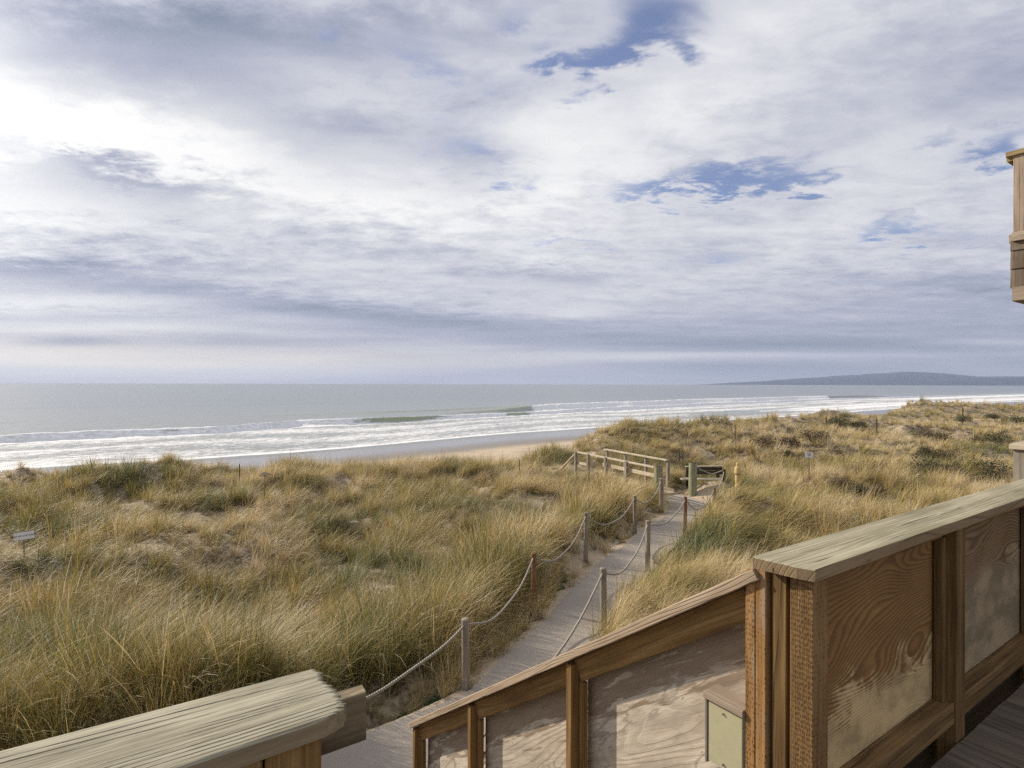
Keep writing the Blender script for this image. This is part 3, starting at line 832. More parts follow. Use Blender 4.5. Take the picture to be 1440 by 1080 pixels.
def right_rail():
    t = thing('deck_railing', 'long weathered deck railing on the right with greenish cap and swirled brown plywood panels', 'railing', (*(NE+D*1.2), EYE+DECKZ))
    cap = [np.array([.786, 1.855]), np.array([.879, 1.753]), NE+D*.035+N*0]
    LEN = 4.2
    near = [NE+D*q+N*random.uniform(-.0015, .0015) for q in np.arange(.3, LEN, .3)]+[NE+D*LEN]
    far = [NE+D*q+N*(.185+random.uniform(-.0015, .0015)) for q in np.arange(LEN, .1, -.3)]
    prism('cap_rail', cap+near+far, EYE-.598, EYE-.56, M['cap'], t)
    for i, (d, mat) in enumerate(((.045, 'incised_dark'), (1.183, 'dull'), (2.33, 'dull'), (3.48, 'dull'))):
        zb = -1.85 if i == 0 else -1.66
        board('post', R(d+.0445, .010+.0375, zb), R(d+.0445, .010+.0375, -.5985), (D[0], D[1], 0), .089, .075, M[mat], t, up=(N[0], N[1], 0))
    board('cleat', R(.10, .132, -1.9), R(.10, .132, -.5985), (D[0], D[1], 0), .07, .05, M['dull'], t, up=(N[0], N[1], 0))
    xs = [(.137, 1.18), (1.275, 2.327), (2.422, 3.477)]
    for i, (a, b) in enumerate(xs):
        v = [R(a, .088, -1.40), R(b, .088, -1.40), R(b, .088, -.60), R(a, .088, -.60), R(a, .100, -1.40), R(b, .100, -1.40), R(b, .100, -.60), R(a, .100, -.60)]
        g = [(0, 0, 0), (b-a, 0, 0), (b-a, .8, 0), (0, .8, 0)]*2
        g = [(p[0]+0, p[1], p[2]) for p in g]
        mesh_obj('panel', v, [(0, 1, 2, 3), (7, 6, 5, 4), (0, 4, 5, 1), (1, 5, 6, 2), (2, 6, 7, 3), (3, 7, 4, 0)], M['panel_brown' if i == 0 else 'panel_brown2'], t, g)
        board('top_rail', R(a, .068, -.6195), R(b-.04, .068, -.6195), (N[0], N[1], 0), .038, .040, M['brown'], t)
        board('bottom_rail', R(a, .052, -1.375), R(b, .052, -1.375), (N[0], N[1], 0), .066, .089, M['dull'], t)
        board('trim', R(b-.018, .066, -1.329), R(b-.018, .066, -.642), (D[0], D[1], 0), .034, .036, M['dull'], t, up=(N[0], N[1], 0))
    # rim of the structure below the rail, raised to block sun through the gap
    board('sun_block_rim', R(.14, .13, -1.58), R(4.2, .13, -1.58), (N[0], N[1], 0), .04, .36, M['darkwood'], t)
right_rail()

def deck():
    t = thing('wooden_deck', 'weathered grey-brown plank deck floor at the bottom right corner', 'deck', (*(NE+D*1.5-N*1.5), EYE+DECKZ))
    it = []; 
    # boards run along N
    d = -2.6
    while d < 4.3:
        j = random.uniform(-.002, .002)
        it.append(boxv(V3(NE+D*(d+.093)+N*(.004+j), DECKZ-.019), V3(NE+D*(d+.093)-N*3.6, DECKZ-.019), (D[0], D[1], 0), (0, 0, 1), .187, .038, rough=.0004))
        d += .1895
    multi('floor_boards', it, M['deck'], t)
    for k in range(3):
        board('joist', R(-2.6, -.15-k*1.5, DECKZ-.16), R(4.2, -.15-k*1.5, DECKZ-.16), (N[0], N[1], 0), .04, .22, M['darkwood'], t)
    for (a, b) in ((-2.4, -.2), (-.55, -.2), (2., -.2), (4., -.2), (-2.4, -3.2), (1., -3.2), (4., -3.2)):
        p = NE+D*a+N*b
        board('support_post', (p[0], p[1], 5.0), (p[0], p[1], EYE+DECKZ-.05), (D[0], D[1], 0), .1, .1, M['dull'], t, up=(N[0], N[1], 0), step=1.)
deck()

# ------------------------------------------------------------------ stair guard (right side of the stairs)
C1 = np.array([.838, 1.873])
SL = .679
def Q(s, d, rel): q = C1+N*s+D*d; return V3(q, rel)
def guard():
    t = thing('stair_railing', 'sloping stair railing with pale peeling plywood panels going down beside the sandy path', 'railing', (*(C1+N*1.3), EYE-2.6))
    top = lambda s: -.588-SL*s
    # cap
    def sl(name, s0, s1, dd, dz, w, th, mat, **k):
        c = th/2/math.cos(math.atan(SL))
        return board(name, Q(s0, dd, top(s0)-dz-c), Q(s1, dd, top(s1)-dz-c), (D[0], D[1], 0), w, th, mat, t, **k)
    sl('cap_rail', .03, 2.80, .055, 0, .14, .038, M['cap_edge'], rough=.0012)
    segs = [(.082, .985), (1.026, 1.925), (1.966, 2.73)]
    zb = lambda s: top(s)-1.12
    # end and mid posts
    def post(name, s0, s1, d0, d1, b, mat, tp=-.048):
        dm = (d0+d1)/2; sm = (s0+s1)/2
        return board(name, Q(sm, dm, b), Q(sm, dm, top(s1)+tp), (D[0], D[1], 0), d1-d0, s1-s0, mat, t, up=(N[0], N[1], 0), step=.3)
    board('post', Q(.019, .0445, -2.3), Q(.019, .0445, -.605), (D[0], D[1], 0), .089, .037, M['incised'], t, up=(N[0], N[1], 0), step=.3)
    board('post', Q(.0575, .0425, -2.3), Q(.0575, .0425, -.632), (D[0], D[1], 0), .085, .037, M['incised'], t, up=(N[0], N[1], 0), step=.3)
    for s in (.987, 1.927, 2.732):
        post('post', s, s+.038, .0, .089, zb(s)-.3, M['brown'])
    for i, (a, b) in enumerate(segs):
        sl('top_rail', a, b, .058, .047, .036, .100, M['brown'], cut0=None)
        c0 = .13
        v = []
        for dd in (.105, .117):
            v += [Q(a, dd, zb(a)), Q(b, dd, zb(b)), Q(b, dd, top(b)-.05), Q(a, dd, top(a)-.05)]
        # grain runs level along the panel: follow the photo's slanting cathedral grain
        g = [(a*1.21, -1.0, 0), (b*1.21, -1.0, 0), (b*1.21, 0, 0), (a*1.21, 0, 0)]*2
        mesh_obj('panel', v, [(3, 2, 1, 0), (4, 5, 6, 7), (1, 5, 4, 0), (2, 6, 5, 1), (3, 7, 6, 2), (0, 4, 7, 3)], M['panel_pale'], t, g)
        # vertical cleat on the far side of each nearer post (seen just right of it)
        sc = a+.018
        if True:
            se = b-.0
            pass
        board('trim', Q(a-.041 if i else a, .0, 0), Q(a, 0, 0.1), (1, 0, 0), .01, .01, M['brown'], t) if False else None
    for s in (.987, 1.927, 2.732):
        board('trim', Q(s-.022, .058, zb(s)-.1), Q(s-.022, .058, top(s)-.155), (D[0], D[1], 0), .028, .034, M['brown'], t, up=(N[0], N[1], 0), step=.4)
    # stringer
    sl('stringer', -.1, 3.3, .03, 1.13, .04, .26, M['dull'])
    return t
guard()

def box_on_rail():
    t = thing('utility_box', 'small sage green metal box in a wooden frame on the stair railing', 'box', tuple(Q(.155, .03, -1.36)))
    s0, s1 = .080, .232
    def bx(name, sa, sb, da, db, za, zb, mat):
        return board(name, Q((sa+sb)/2, (da+db)/2, za), Q((sa+sb)/2, (da+db)/2, zb), (D[0], D[1], 0), db-da, sb-sa, mat, t, up=(N[0], N[1], 0), step=1, ch=.0015)
    bx('box_body', s0, s1-.010, .004, .071, -1.355, -1.138, M['trim'])
    bx('cover', s0+.003, s1-.012, -.004, .0035, -1.353, -1.142, M['green_paint'])
    bx('frame_side', s1-.0095, s1, -.008, .071, -1.362, -1.1375, M['grey'])
    # hood: a small board on top, front edge lipped
    board('hood', Q(s0-.002, .031, -1.122), Q(s1+.004, .031, -1.122), (D[0], D[1], 0), .086, .026, M['trim'], t)
    for z in (-1.158, -1.336):
        v, f, g = cyl(Q((s0+s1)/2, -.009, z), Q((s0+s1)/2, -.0038, z), .004, n=8)
        mesh_obj('screw', v, f, M['metal'], t, g)
box_on_rail()

def stairs():
    t = thing('wooden_stairs', 'open wooden stairs leading down from the deck to the path, below the pale panels', 'stairs', (*(C1+N*1.6-D*.6), EYE-2.6))
    items = []
    for k in range(14):
        s = .05+k*.275; z = DECKZ-.178*(k+1)
        if EYE+z < PZ+.05: break
        board('tread', Q(s+.13, -1.12, z-.02), Q(s+.13, -.02, z-.02), (N[0], N[1], 0), .27, .038, M['deck'], t)
    board('stringer', Q(-.1, -1.15, DECKZ-.25), Q(3.5, -1.15, DECKZ-.25-3.6*.655), (D[0], D[1], 0), .04, .26, M['dull'], t)
stairs()

def left_rail():
    t = thing('deck_railing', 'near left railing end with deeply grooved grey cap board and jagged cut end', 'railing', (-.7, .75, EYE+DECKZ))
    fe = np.array([-.383, 1.127]); ne = np.array([-.2955, .965]); Df = np.array([.838, .546]); Dn = np.array([.812, .586])
    jag = []
    m = 26
    ctrl = [(0, 0.0), (.12, .012), (.3, .010), (.5, .022), (.62, .026), (.8, .03), (.92, .026), (1, .0)]
    for i in range(m+1):
        u = i/m; e = np.interp(u, [c[0] for c in ctrl], [c[1] for c in ctrl])+random.uniform(-.003, .003)
        jag.append(fe*(1-u)+ne*u+D*(e-.012))
    near = [ne-Dn*q+N*random.uniform(-.001, .001) for q in np.arange(.04, 1.5, .05)]
    far = [fe-Df*q+N*random.uniform(-.0012, .0012) for q in np.arange(1.48, .03, -.05)]
    pts = jag+near+far
    # a grooved surface needs real relief: build the top as a grid of strips across the width
    nU, nV = 130, 200; V = []; G = []; F = []
    def edge_far(q): return fe-Df*q
    def edge_near(q): return ne-Dn*q
    rs = np.random.default_rng(5)
    for i in range(nU+1):
        q = 1.5*(i/nU)**1.6
        for j in range(nV+1):
            u = j/nV
            p = edge_far(q)*(1-u)+edge_near(q)*u
            e = np.interp(u, [c[0] for c in ctrl], [c[1] for c in ctrl])+.003*math.sin(u*61)+.0025*math.sin(u*143+1)+.003*float(fbm(np.array([u*30.]), np.array([.3]), 1, 2, 4)[0])-.012
            p = p+D*e*(1-i/nU)**6
            G.append((p.dot(D)+3, p.dot(N), 0)); V.append(p)
    V = np.array(V)
    gx = np.array(G)
    # growth-ring ridges, closer together towards the near edge
    uu = np.tile(np.linspace(0, 1, nV+1), nU+1); qq = np.repeat(1.5*(np.arange(nU+1)/nU)**1.6, nV+1)
    ph = uu*9+7*uu**2+.9*np.sin(qq*2.1+.5)*(1-uu)+.8*fbm(qq*1.3, uu*2.5, .6, 2, 3)+qq*1.3
    fr = ph-np.floor(ph)
    groove = np.exp(-((fr-.5)/.085)**2)*np.clip(.12+.62*uu+1.1*fbm(qq*3, uu*7, 1, 3, 6), 0, 1)
    z = EYE-.56-.0026*groove-.0005*(1+fbm(qq*20, uu*90, 1, 2, 8))
    z = z-.003*np.clip((.008-qq)/.008, 0, 1)**2-.004*np.exp(-((uu-1)/.012)**2)-.003*np.exp(-(uu/.012)**2)
    W = np.c_[V, z]
    for i in range(nU):
        for j in range(nV):
            a = i*(nV+1)+j; F.append((a, a+1, a+nV+2, a+nV+1))
    nb = len(W)
    W = np.vstack([W, np.c_[V, np.full(nb, EYE-.593)]]); G2 = np.vstack([gx, gx+(0, 0, .038)])
    ring = [j for j in range(nV+1)]+[i*(nV+1)+nV for i in range(1, nU+1)]+[nU*(nV+1)+j for j in range(nV-1, -1, -1)]+[i*(nV+1) for i in range(nU-1, 0, -1)]
    for a, b in zip(ring, ring[1:]+ring[:1]): F.append((b, a, a+nb, b+nb))
    F.append(tuple(r+nb for r in ring))
    gv = 0
    m_, t_ = material('grooved_cap')
    g = t_.attr('grain'); gd = t_.attr('groove', 'Fac')
    fib = t_.noise(t_.scale(g, (3, 170, 60)), 1, 4, .6); bl = t_.noise(t_.scale(g, (3, 10, 6)), 1, 5, .6)
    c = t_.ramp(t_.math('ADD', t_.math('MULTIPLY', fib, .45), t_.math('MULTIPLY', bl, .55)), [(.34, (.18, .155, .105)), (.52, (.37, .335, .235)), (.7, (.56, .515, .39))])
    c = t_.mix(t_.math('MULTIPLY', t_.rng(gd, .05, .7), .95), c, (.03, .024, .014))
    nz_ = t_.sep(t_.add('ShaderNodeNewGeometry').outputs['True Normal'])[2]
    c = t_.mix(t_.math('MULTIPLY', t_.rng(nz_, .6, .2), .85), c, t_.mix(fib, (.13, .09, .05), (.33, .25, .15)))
    white = t_.rng(t_.noise(t_.scale(g, (1, 1.6, 1)), 13, 2), .74, .76)
    c = t_.mix(white, c, (.72, .70, .66))
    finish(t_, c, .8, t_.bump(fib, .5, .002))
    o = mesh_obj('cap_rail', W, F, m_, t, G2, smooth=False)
    a = o.data.attributes.new('groove', 'FLOAT', 'POINT'); a.data.foreach_set('value', np.r_[groove, np.zeros(nb)].astype(np.float32))
    pc = np.array([-.32, .962])
    def LP(d, n, rel): return V3(pc+D*d+N*n, rel)
    board('post', LP(-.0445, .0445, -1.9), LP(-.0445, .0445, -.5985), (D[0], D[1], 0), .089, .089, M['brown'], t, up=(N[0], N[1], 0))
    board('post', LP(-.137, .0445, -1.9), LP(-.137, .0445, -.5985), (D[0], D[1], 0), .089, .085, M['incised_dark'], t, up=(N[0], N[1], 0))
    e = np.array([-.2907, 1.150])
    board('rail_end', V3(e-D*.9+N*.02, -.673), V3(e+N*.02, -.673), (N[0], N[1], 0), .038, .097, M['board_end'], t, cut1=.1, rough=.0008)
    board('top_rail', LP(-.19, .05, -.63), LP(-1.3, .05, -.63), (N[0], N[1], 0), .038, .06, M['dull'], t)
    v = [LP(-.185, .075, -1.45), LP(-1.3, .075, -1.45), LP(-1.3, .075, -.60), LP(-.185, .075, -.60), LP(-.185, .088, -1.45), LP(-1.3, .088, -1.45), LP(-1.3, .088, -.60), LP(-.185, .088, -.60)]
    mesh_obj('panel', v, [(3, 2, 1, 0), (4, 5, 6, 7), (1, 5, 4, 0), (2, 6, 5, 1), (3, 7, 6, 2), (0, 4, 7, 3)], M['panel_brown'], t, [(0, 0, 0), (1.1, 0, 0), (1.1, .85, 0), (0, .85, 0)]*2)
left_rail()

# ------------------------------------------------------------------ neighbouring house at the right edge
def house():
    K = np.array([4.735, 5.38])
    def H(d, n, rel): return V3(K+D*d+N*n, rel)   # n negative comes towards the camera
    t = thing('shingled_house', 'weathered shingled upper balcony corner of the neighbouring house at the right edge', 'house', (*(K+D*1.6-N*2.6), 5.3))
    # upper balcony half wall
    def slab(name, d0, d1, n0, n1, z0, z1, mat, **k):
        return board(name, H((d0+d1)/2, n0, (z0+z1)/2), H((d0+d1)/2, n1, (z0+z1)/2), (D[0], D[1], 0), d1-d0, z1-z0, mat, t, **k)
    board('balcony_cap', H(.04, .05, 2.19), H(.04, -2.6, 2.19), (D[0], D[1], 0), .13, .045, M['mossy'], t)
    board('balcony_cap', H(.13, .0, 2.19), H(3.2, .0, 2.19), (N[0], N[1], 0), .17, .045, M['mossy'], t)
    board('balcony_post', H(.045, -.045, 1.45), H(.045, -.045, 2.167), (D[0], D[1], 0), .09, .09, M['trim'], t, up=(N[0], N[1], 0))
    board('balcony_post', H(.045, -1.35, 1.45), H(.045, -1.35, 2.167), (D[0], D[1], 0), .09, .09, M['trim'], t, up=(N[0], N[1], 0))
    board('balcony_screen', H(.075, -.095, 1.80), H(.075, -2.6, 1.80), (D[0], D[1], 0), .02, .70, M['darkwood'], t)
    board('balcony_screen', H(.095, -.03, 1.80), H(3.2, -.03, 1.80), (N[0], N[1], 0), .02, .70, M['darkwood'], t)
    board('sill', H(.045, .01, 1.405), H(.045, -2.6, 1.405), (D[0], D[1], 0), .10, .085, M['trim'], t)
    board('sill', H(.095, .0, 1.405), H(3.2, .0, 1.405), (N[0], N[1], 0), .11, .085, M['trim'], t)
    rows = [(1.362, 1.29), (1.29, 1.115), (1.115, .935)]
    it = []
    for (a, b) in rows:
        n = .03
        while n > -2.6:
            w = random.uniform(.14, .24)
            it.append(boxv(H(.03-.012*0, n-w/2, b-.01), H(.045, n-w/2, a+.02), (N[0], N[1], 0), (D[0], D[1], 0), w-.005, .016, ch=.002)); n -= w
        d = .06
        while d < 3.2:
            w = random.uniform(.14, .24)
            it.append(boxv(H(d+w/2, .02, b-.01), H(d+w/2, .005, a+.02), (D[0], D[1], 0), (N[0], N[1], 0), w-.005, .016, ch=.002)); d += w
    multi('shingle_siding', it, M['shingle'], t)
    slab('wall_core', .058, .09, -.02, -2.6, .80, 1.36, M['darkwood'])
    board('base_trim', H(.045, .01, .865), H(.045, -2.6, .865), (D[0], D[1], 0), .06, .13, M['trim'], t)
    board('base_trim', H(.08, -.01, .865), H(3.2, -.01, .865), (N[0], N[1], 0), .06, .13, M['trim'], t)
    board('soffit', H(1.65, -.06, .79), H(1.65, -2.6, .79), (D[0], D[1], 0), 3.1, .02, M['dull'], t)
    # house wall it hangs from
    it = []
    z = -4.1
    while z < 3.6:
        d = -1.2
        while d < 6:
            w = random.uniform(.5, .9)
            it.append(boxv(H(d+w/2, -2.60, z), H(d+w/2, -2.63, z+.22), (D[0], D[1], 0), (N[0], N[1], 0), w-.006, .02, ch=.002)); d += w
        z += .19
    multi('wall', it, M['shingle'], t)
    board('wall_core', H(-1.2, -2.75, -.3), H(6, -2.75, -.3), (N[0], N[1], 0), .2, 7.6, M['darkwood'], t, step=2)
    r = thing('deck_railing', 'grey end post and pale cap of the neighbouring lower deck railing at the right edge', 'railing', (*K, EYE-1.5))
    board('cap_rail', H(.05, .02, -.58), H(.05, -1.9, -.58), (D[0], D[1], 0), .16, .045, M['pale'], r)
    board('post', H(.045, -.05, -4.), H(.045, -.05, -.603), (D[0], D[1], 0), .09, .09, M['grey'], r, up=(N[0], N[1], 0))
    board('post', H(.045, -1.8, -4.), H(.045, -1.8, -.603), (D[0], D[1], 0), .09, .09, M['grey'], r, up=(N[0], N[1], 0))
    board('panel', H(.06, -.1, -1.07), H(.06, -1.75, -1.07), (D[0], D[1], 0), .015, .90, M['darkwood'], r)
    board('cap_rail', H(.14, -.03, -.58), H(3., -.03, -.58), (N[0], N[1], 0), .16, .045, M['pale'], r)
    board('panel', H(.1, -.05, -1.07), H(3., -.05, -1.07), (N[0], N[1], 0), .015, .90, M['darkwood'], r)
    fl = tag(board('lower_deck', H(1.6, -.06, -1.6), H(1.6, -2.6, -1.6), (D[0], D[1], 0), 3.1, .1, M['dull']), 'lower plank deck of the neighbouring house behind its railing at the right edge', 'deck')
house()

# ------------------------------------------------------------------ rope fence
def gz(x, y): return float(height(np.array([x]), np.array([y]))[0])
def fence():
    # x, y, top (relative to eye), radius, material, label
    left = [(-2.2, 5.3, -3.12, .052, 'grey', 'grey rope-fence post hidden behind the grooved cap of the near left railing'),
            (-.63, 7.78, -3.20, .055, 'grey', 'nearest thick grey rope-fence post left of the path'),
            (.41, 10.5, -3.11, .05, 'rust', 'reddish brown rope-fence post left of the path, second from the deck'),
            (1.73, 13.2, -2.97, .052, 'grey', 'grey rope-fence post in the middle of the left side of the path'),
            (3.46, 16.0, -3.12, .052, 'grey', 'grey rope-fence post left of the path, one before the thick green log'),
            (4.87, 18.5, -3.05, .075, 'grey', 'stout grey rope-fence post touching the thick green log at the top of the path')]
    right = [(-.75, 5.0, -3.35, .05, 'grey', 'grey rope-fence post at the foot of the stairs behind the stair railing'),
             (1.53, 9.5, -3.06, .055, 'grey', 'nearest grey rope-fence post on the right side of the path'),
             (3.02, 12.6, -3.01, .055, 'grey', 'grey post on the right side of the path, half buried in pale grass'),
             (4.70, 15.4, -3.03, .05, 'rust', 'brown post right of the path where it opens to the sandy plaza'),
             (6.55, 18.4, -3.32, .05, 'rust', 'short orange brown post at the right rim of the sandy plaza'),
             (7.80, 20.9, -3.10, .06, 'darkwood', 'dark post beside the bench, holding the upper end of the rope')]
    for (x, y, tp, r, mat, lab) in left+right:
        z0 = min(gz(x, y), PZ)
        t = thing('fence_post', lab, 'post', (x, y, z0), 'posts of the rope fence')
        lean = (random.uniform(-.02, .02), random.uniform(-.02, .02))
        cylinder('shaft', (x+lean[0], y+lean[1], z0-.35), (x, y, EYE+tp-.02), r*1.04, r, M[mat], t, n=14, dome=.02, rings=4, jitter=.04)
    def rope(a, b, sag, lab):
        pts = []
        for i in range(29):
            u = i/28; p = np.array(a)*(1-u)+np.array(b)*u
            p[2] -= sag*4*u*(1-u)+.012*math.sin(u*14+sag*9); pts.append(p)
        tag(tube('rope', pts, .017, M['rope']), lab, 'rope', 'ropes of the path fence')
    def top(p, dz=.09): return (p[0], p[1], EYE+p[2]-dz)
    labs = ['rope coming from behind the near left railing to the nearest grey post', 'rope swag between the nearest grey post and the reddish post left of the path',
            'rope swag between the reddish post and the next grey post left of the path', 'rope swag halfway up the left side of the path', 'rope swag rising to the thick green log left of the path']
    for i in range(5): rope(top(left[i]), top(left[i+1]), [.22, .36, .42, .42, .36][i], labs[i])
    labs = ['rope dropping from the nearest right post behind the stair railing', 'rope swag between the two nearest posts right of the path', 'rope swag half hidden in pale grass right of the path',
            'rope sagging low over the sandy plaza between two brown posts', 'rope rising steeply from the short orange brown post to the dark post']
    for i in range(5): rope(top(right[i]), top(right[i+1]), [.42, .38, .25, .42, .22][i], labs[i])
    rope(top(right[5], .02), (6.84, 21.2, EYE-3.0), .22, 'rope swag from the dark post to the standing green log')
    for (x, y, tp, r, lab) in ((5.15, 20.0, -2.90, .155, 'thick greenish log post left of the plaza, at the near end of the handrail'),
                               (6.75, 21.2, -2.93, .155, 'thick greenish log post standing free on the right of the plaza')):
        t = thing('log_bollard', lab, 'bollard', (x, y, PZ-.02), 'thick log posts on the plaza')
        cylinder('log', (x, y, PZ-.3), (x, y, EYE+tp), r, r*.93, M['green'], t, n=20, rings=5, jitter=.03)
        v, f, g = cyl((x, y, EYE+tp-.001), (x, y, EYE+tp+.025), r*.80, r*.6, n=20, jitter=.08)
        mesh_obj('cut_top', v, f, M['darkwood'], t, g)
fence()

def handrails():
    A0, A1 = np.array([5.05, 20.1]), np.array([2.76, 24.4]); B0, B1 = np.array([5.98, 21.9]), np.array([4.15, 25.4])
    w = thing('boardwalk', 'short raised plank boardwalk between the two handrails, leading to the beach', 'boardwalk', (4.5, 22.6, PZ))
    ax = (A1-A0)/np.linalg.norm(A1-A0); sd = np.array([ax[1], -ax[0]])
    it = []
    for k in range(32):
        c = np.array([5.5, 21.2])+ax*(k*.145)
        it.append(boxv((*(c-sd*.72), PZ+.06), (*(c+sd*.72), PZ+.06), (ax[0], ax[1], 0), (0, 0, 1), .135, .04, step=1))
    multi('planks', it, M['pale'], w)
    for s in (-.74, .74):
        board('curb', (*(np.array([5.5, 21.2])+sd*s), PZ+.1), (*(np.array([5.5, 21.2])+ax*4.6+sd*s), PZ+.1), (sd[0], sd[1], 0), .06, .16, M['grey'], w)
    def rail(P0, P1, z0, z1, posts, lab, second, ext):
        t = thing('handrail', lab, 'handrail', (*P0, PZ), 'handrails of the boardwalk')
        up = lambda u: EYE+z0+(z1-z0)*u
        board('top_rail', (*P0, up(0)), (*P1, up(1)), (sd[0], sd[1], 0), .14, .05, M['pale'], t, rough=.003)
        if second: board('lower_rail', (*(P0+sd*.03), up(0)-.30), (*(P0+(P1-P0)*.62+sd*.03), up(.62)-.30), (sd[0], sd[1], 0), .05, .13, M['pale'], t)
        for u in posts:
            p = P0+(P1-P0)*u-sd*.07*(1 if second else -1)
            board('post', (*p, PZ-.35), (*p, up(u)+.03), (sd[0], sd[1], 0), .11, .11, M['grey'], t, up=(ax[0], ax[1], 0), step=.5)
        if ext:
            board('sloping_rail', (*P1, up(1)-.05), (P1[0]-.62, P1[1]+.55, up(1)-.85), (sd[0], sd[1], 0), .1, .05, M['pale'], t)
            q = P0+(P1-P0)*.78
            board('brace', (q[0], q[1], up(.78)-.45), (q[0]+.35, q[1]+.1, up(.78)-.05), (sd[0], sd[1], 0), .08, .05, M['pale'], t)
            board('lower_rail', (*(P0+(P1-P0)*.80), up(.80)-.45), (*P1, up(1)-.45), (sd[0], sd[1], 0), .05, .1, M['pale'], t)
    rail(A0, A1, -2.93, -2.9, (.30, .56, .80, .985), 'near wooden handrail with a doubled rail and a sloping end towards the beach', True, True)
    rail(B0, B1, -2.92, -2.9, (.01, .33, .66, .98), 'far wooden handrail with a single bleached top rail behind the boardwalk', False, False)
handrails()

def bench():
    t = thing('wooden_bench', 'dark wooden bench behind the free standing green log on the plaza', 'bench', (7.5, 22.3, PZ))
    x0, x1, y = 6.6, 8.35, 22.3
    it = [boxv((x0, y-.2+.13*k, PZ+.46), (x1, y-.2+.13*k, PZ+.46), (0, 1, 0), (0, 0, 1), .12, .04) for k in range(3)]
    multi('seat', it, M['pale'], t)
    it = [boxv((x0+.35, y+.26+.02*k, PZ+.66+.15*k), (x1, y+.26+.02*k, PZ+.66+.15*k), (0, 0, 1), (0, 1, 0), .13, .035) for k in range(2)]
    multi('backrest', it, M['darkwood'], t)
    board('back_cap', (x0+.3, y+.29, PZ+.89), (x1+.05, y+.29, PZ+.92), (0, 1, 0), .1, .03, M['pale'], t)
    for x in (x0+.35, x1-.2):
        board('leg', (x, y-.15, PZ-.2), (x, y-.15, PZ+.44), (1, 0, 0), .12, .09, M['darkwood'], t, up=(0, 1, 0))
        board('leg', (x, y+.2, PZ-.2), (x, y+.21, PZ+.87), (1, 0, 0), .12, .09, M['darkwood'], t, up=(0, 1, 0))
    it = []
    o = tag(mesh_obj('stepping_block', *boxv((6.98, 21.55, PZ+.08), (7.35, 21.5, PZ+.08), (0, 1, 0), (0, 0, 1), .22, .18)[:2], M['pale']), 'pale wooden block on the sand at the foot of the bench', 'block')
bench()

def pipe():
    x, y = 7.98, 20.1; z = gz(x, y)
    t = thing('vent_pipe', 'yellow upright pipe with a bulging cap standing in the grass right of the plaza', 'pipe', (x, y, z))
    top = EYE-2.75
    def lathe(name, prof, mat):
        V = []; F = []; n = 18
        for (r, zz) in prof:
            for k in range(n): a = 2*math.pi*k/n; V.append((x+r*math.cos(a), y+r*math.sin(a), zz))
        for i in range(len(prof)-1):
            for k in range(n): k2 = (k+1) % n; F.append((i*n+k, i*n+k2, (i+1)*n+k2, (i+1)*n+k))
        F.append(tuple(range(n-1, -1, -1))); F.append(tuple(range((len(prof)-1)*n, len(prof)*n)))
        return mesh_obj(name, V, F, mat, t, None, False)
    lathe('pipe', [(.085, z-.3), (.085, top-.43)], M['yellow'])
    lathe('collar', [(.098, top-.43), (.098, top-.41), (.09, top-.405)], M['rust'])
    lathe('cap', [(.10, top-.405), (.112, top-.36), (.112, top-.28), (.10, top-.26), (.105, top-.22), (.085, top-.17), (.05, top-.14), (.05, top-.03), (.03, top)], M['yellow'])
    for k in range(1):
        board('side_lug', (x+.12, y, top-.30), (x+.20, y, top-.30), (0, 1, 0), .05, .05, M['yellow'], t, ch=.008)
pipe()

# ------------------------------------------------------------------ signs and stakes
def spot(px, py, h):
    """where along a bearing a thing of height h stands so that its top lies on that line of sight"""
    u = (px-720)/800.; d = np.arange(10, 110, .1); zz = height(u*d, d)+h; z = EYE-(py-538.5)/800*d
    ok = np.where(zz > z)[0]; k = ok[0] if len(ok) else int(np.argmax(zz-z))
    return u*d[k], d[k], z[k]

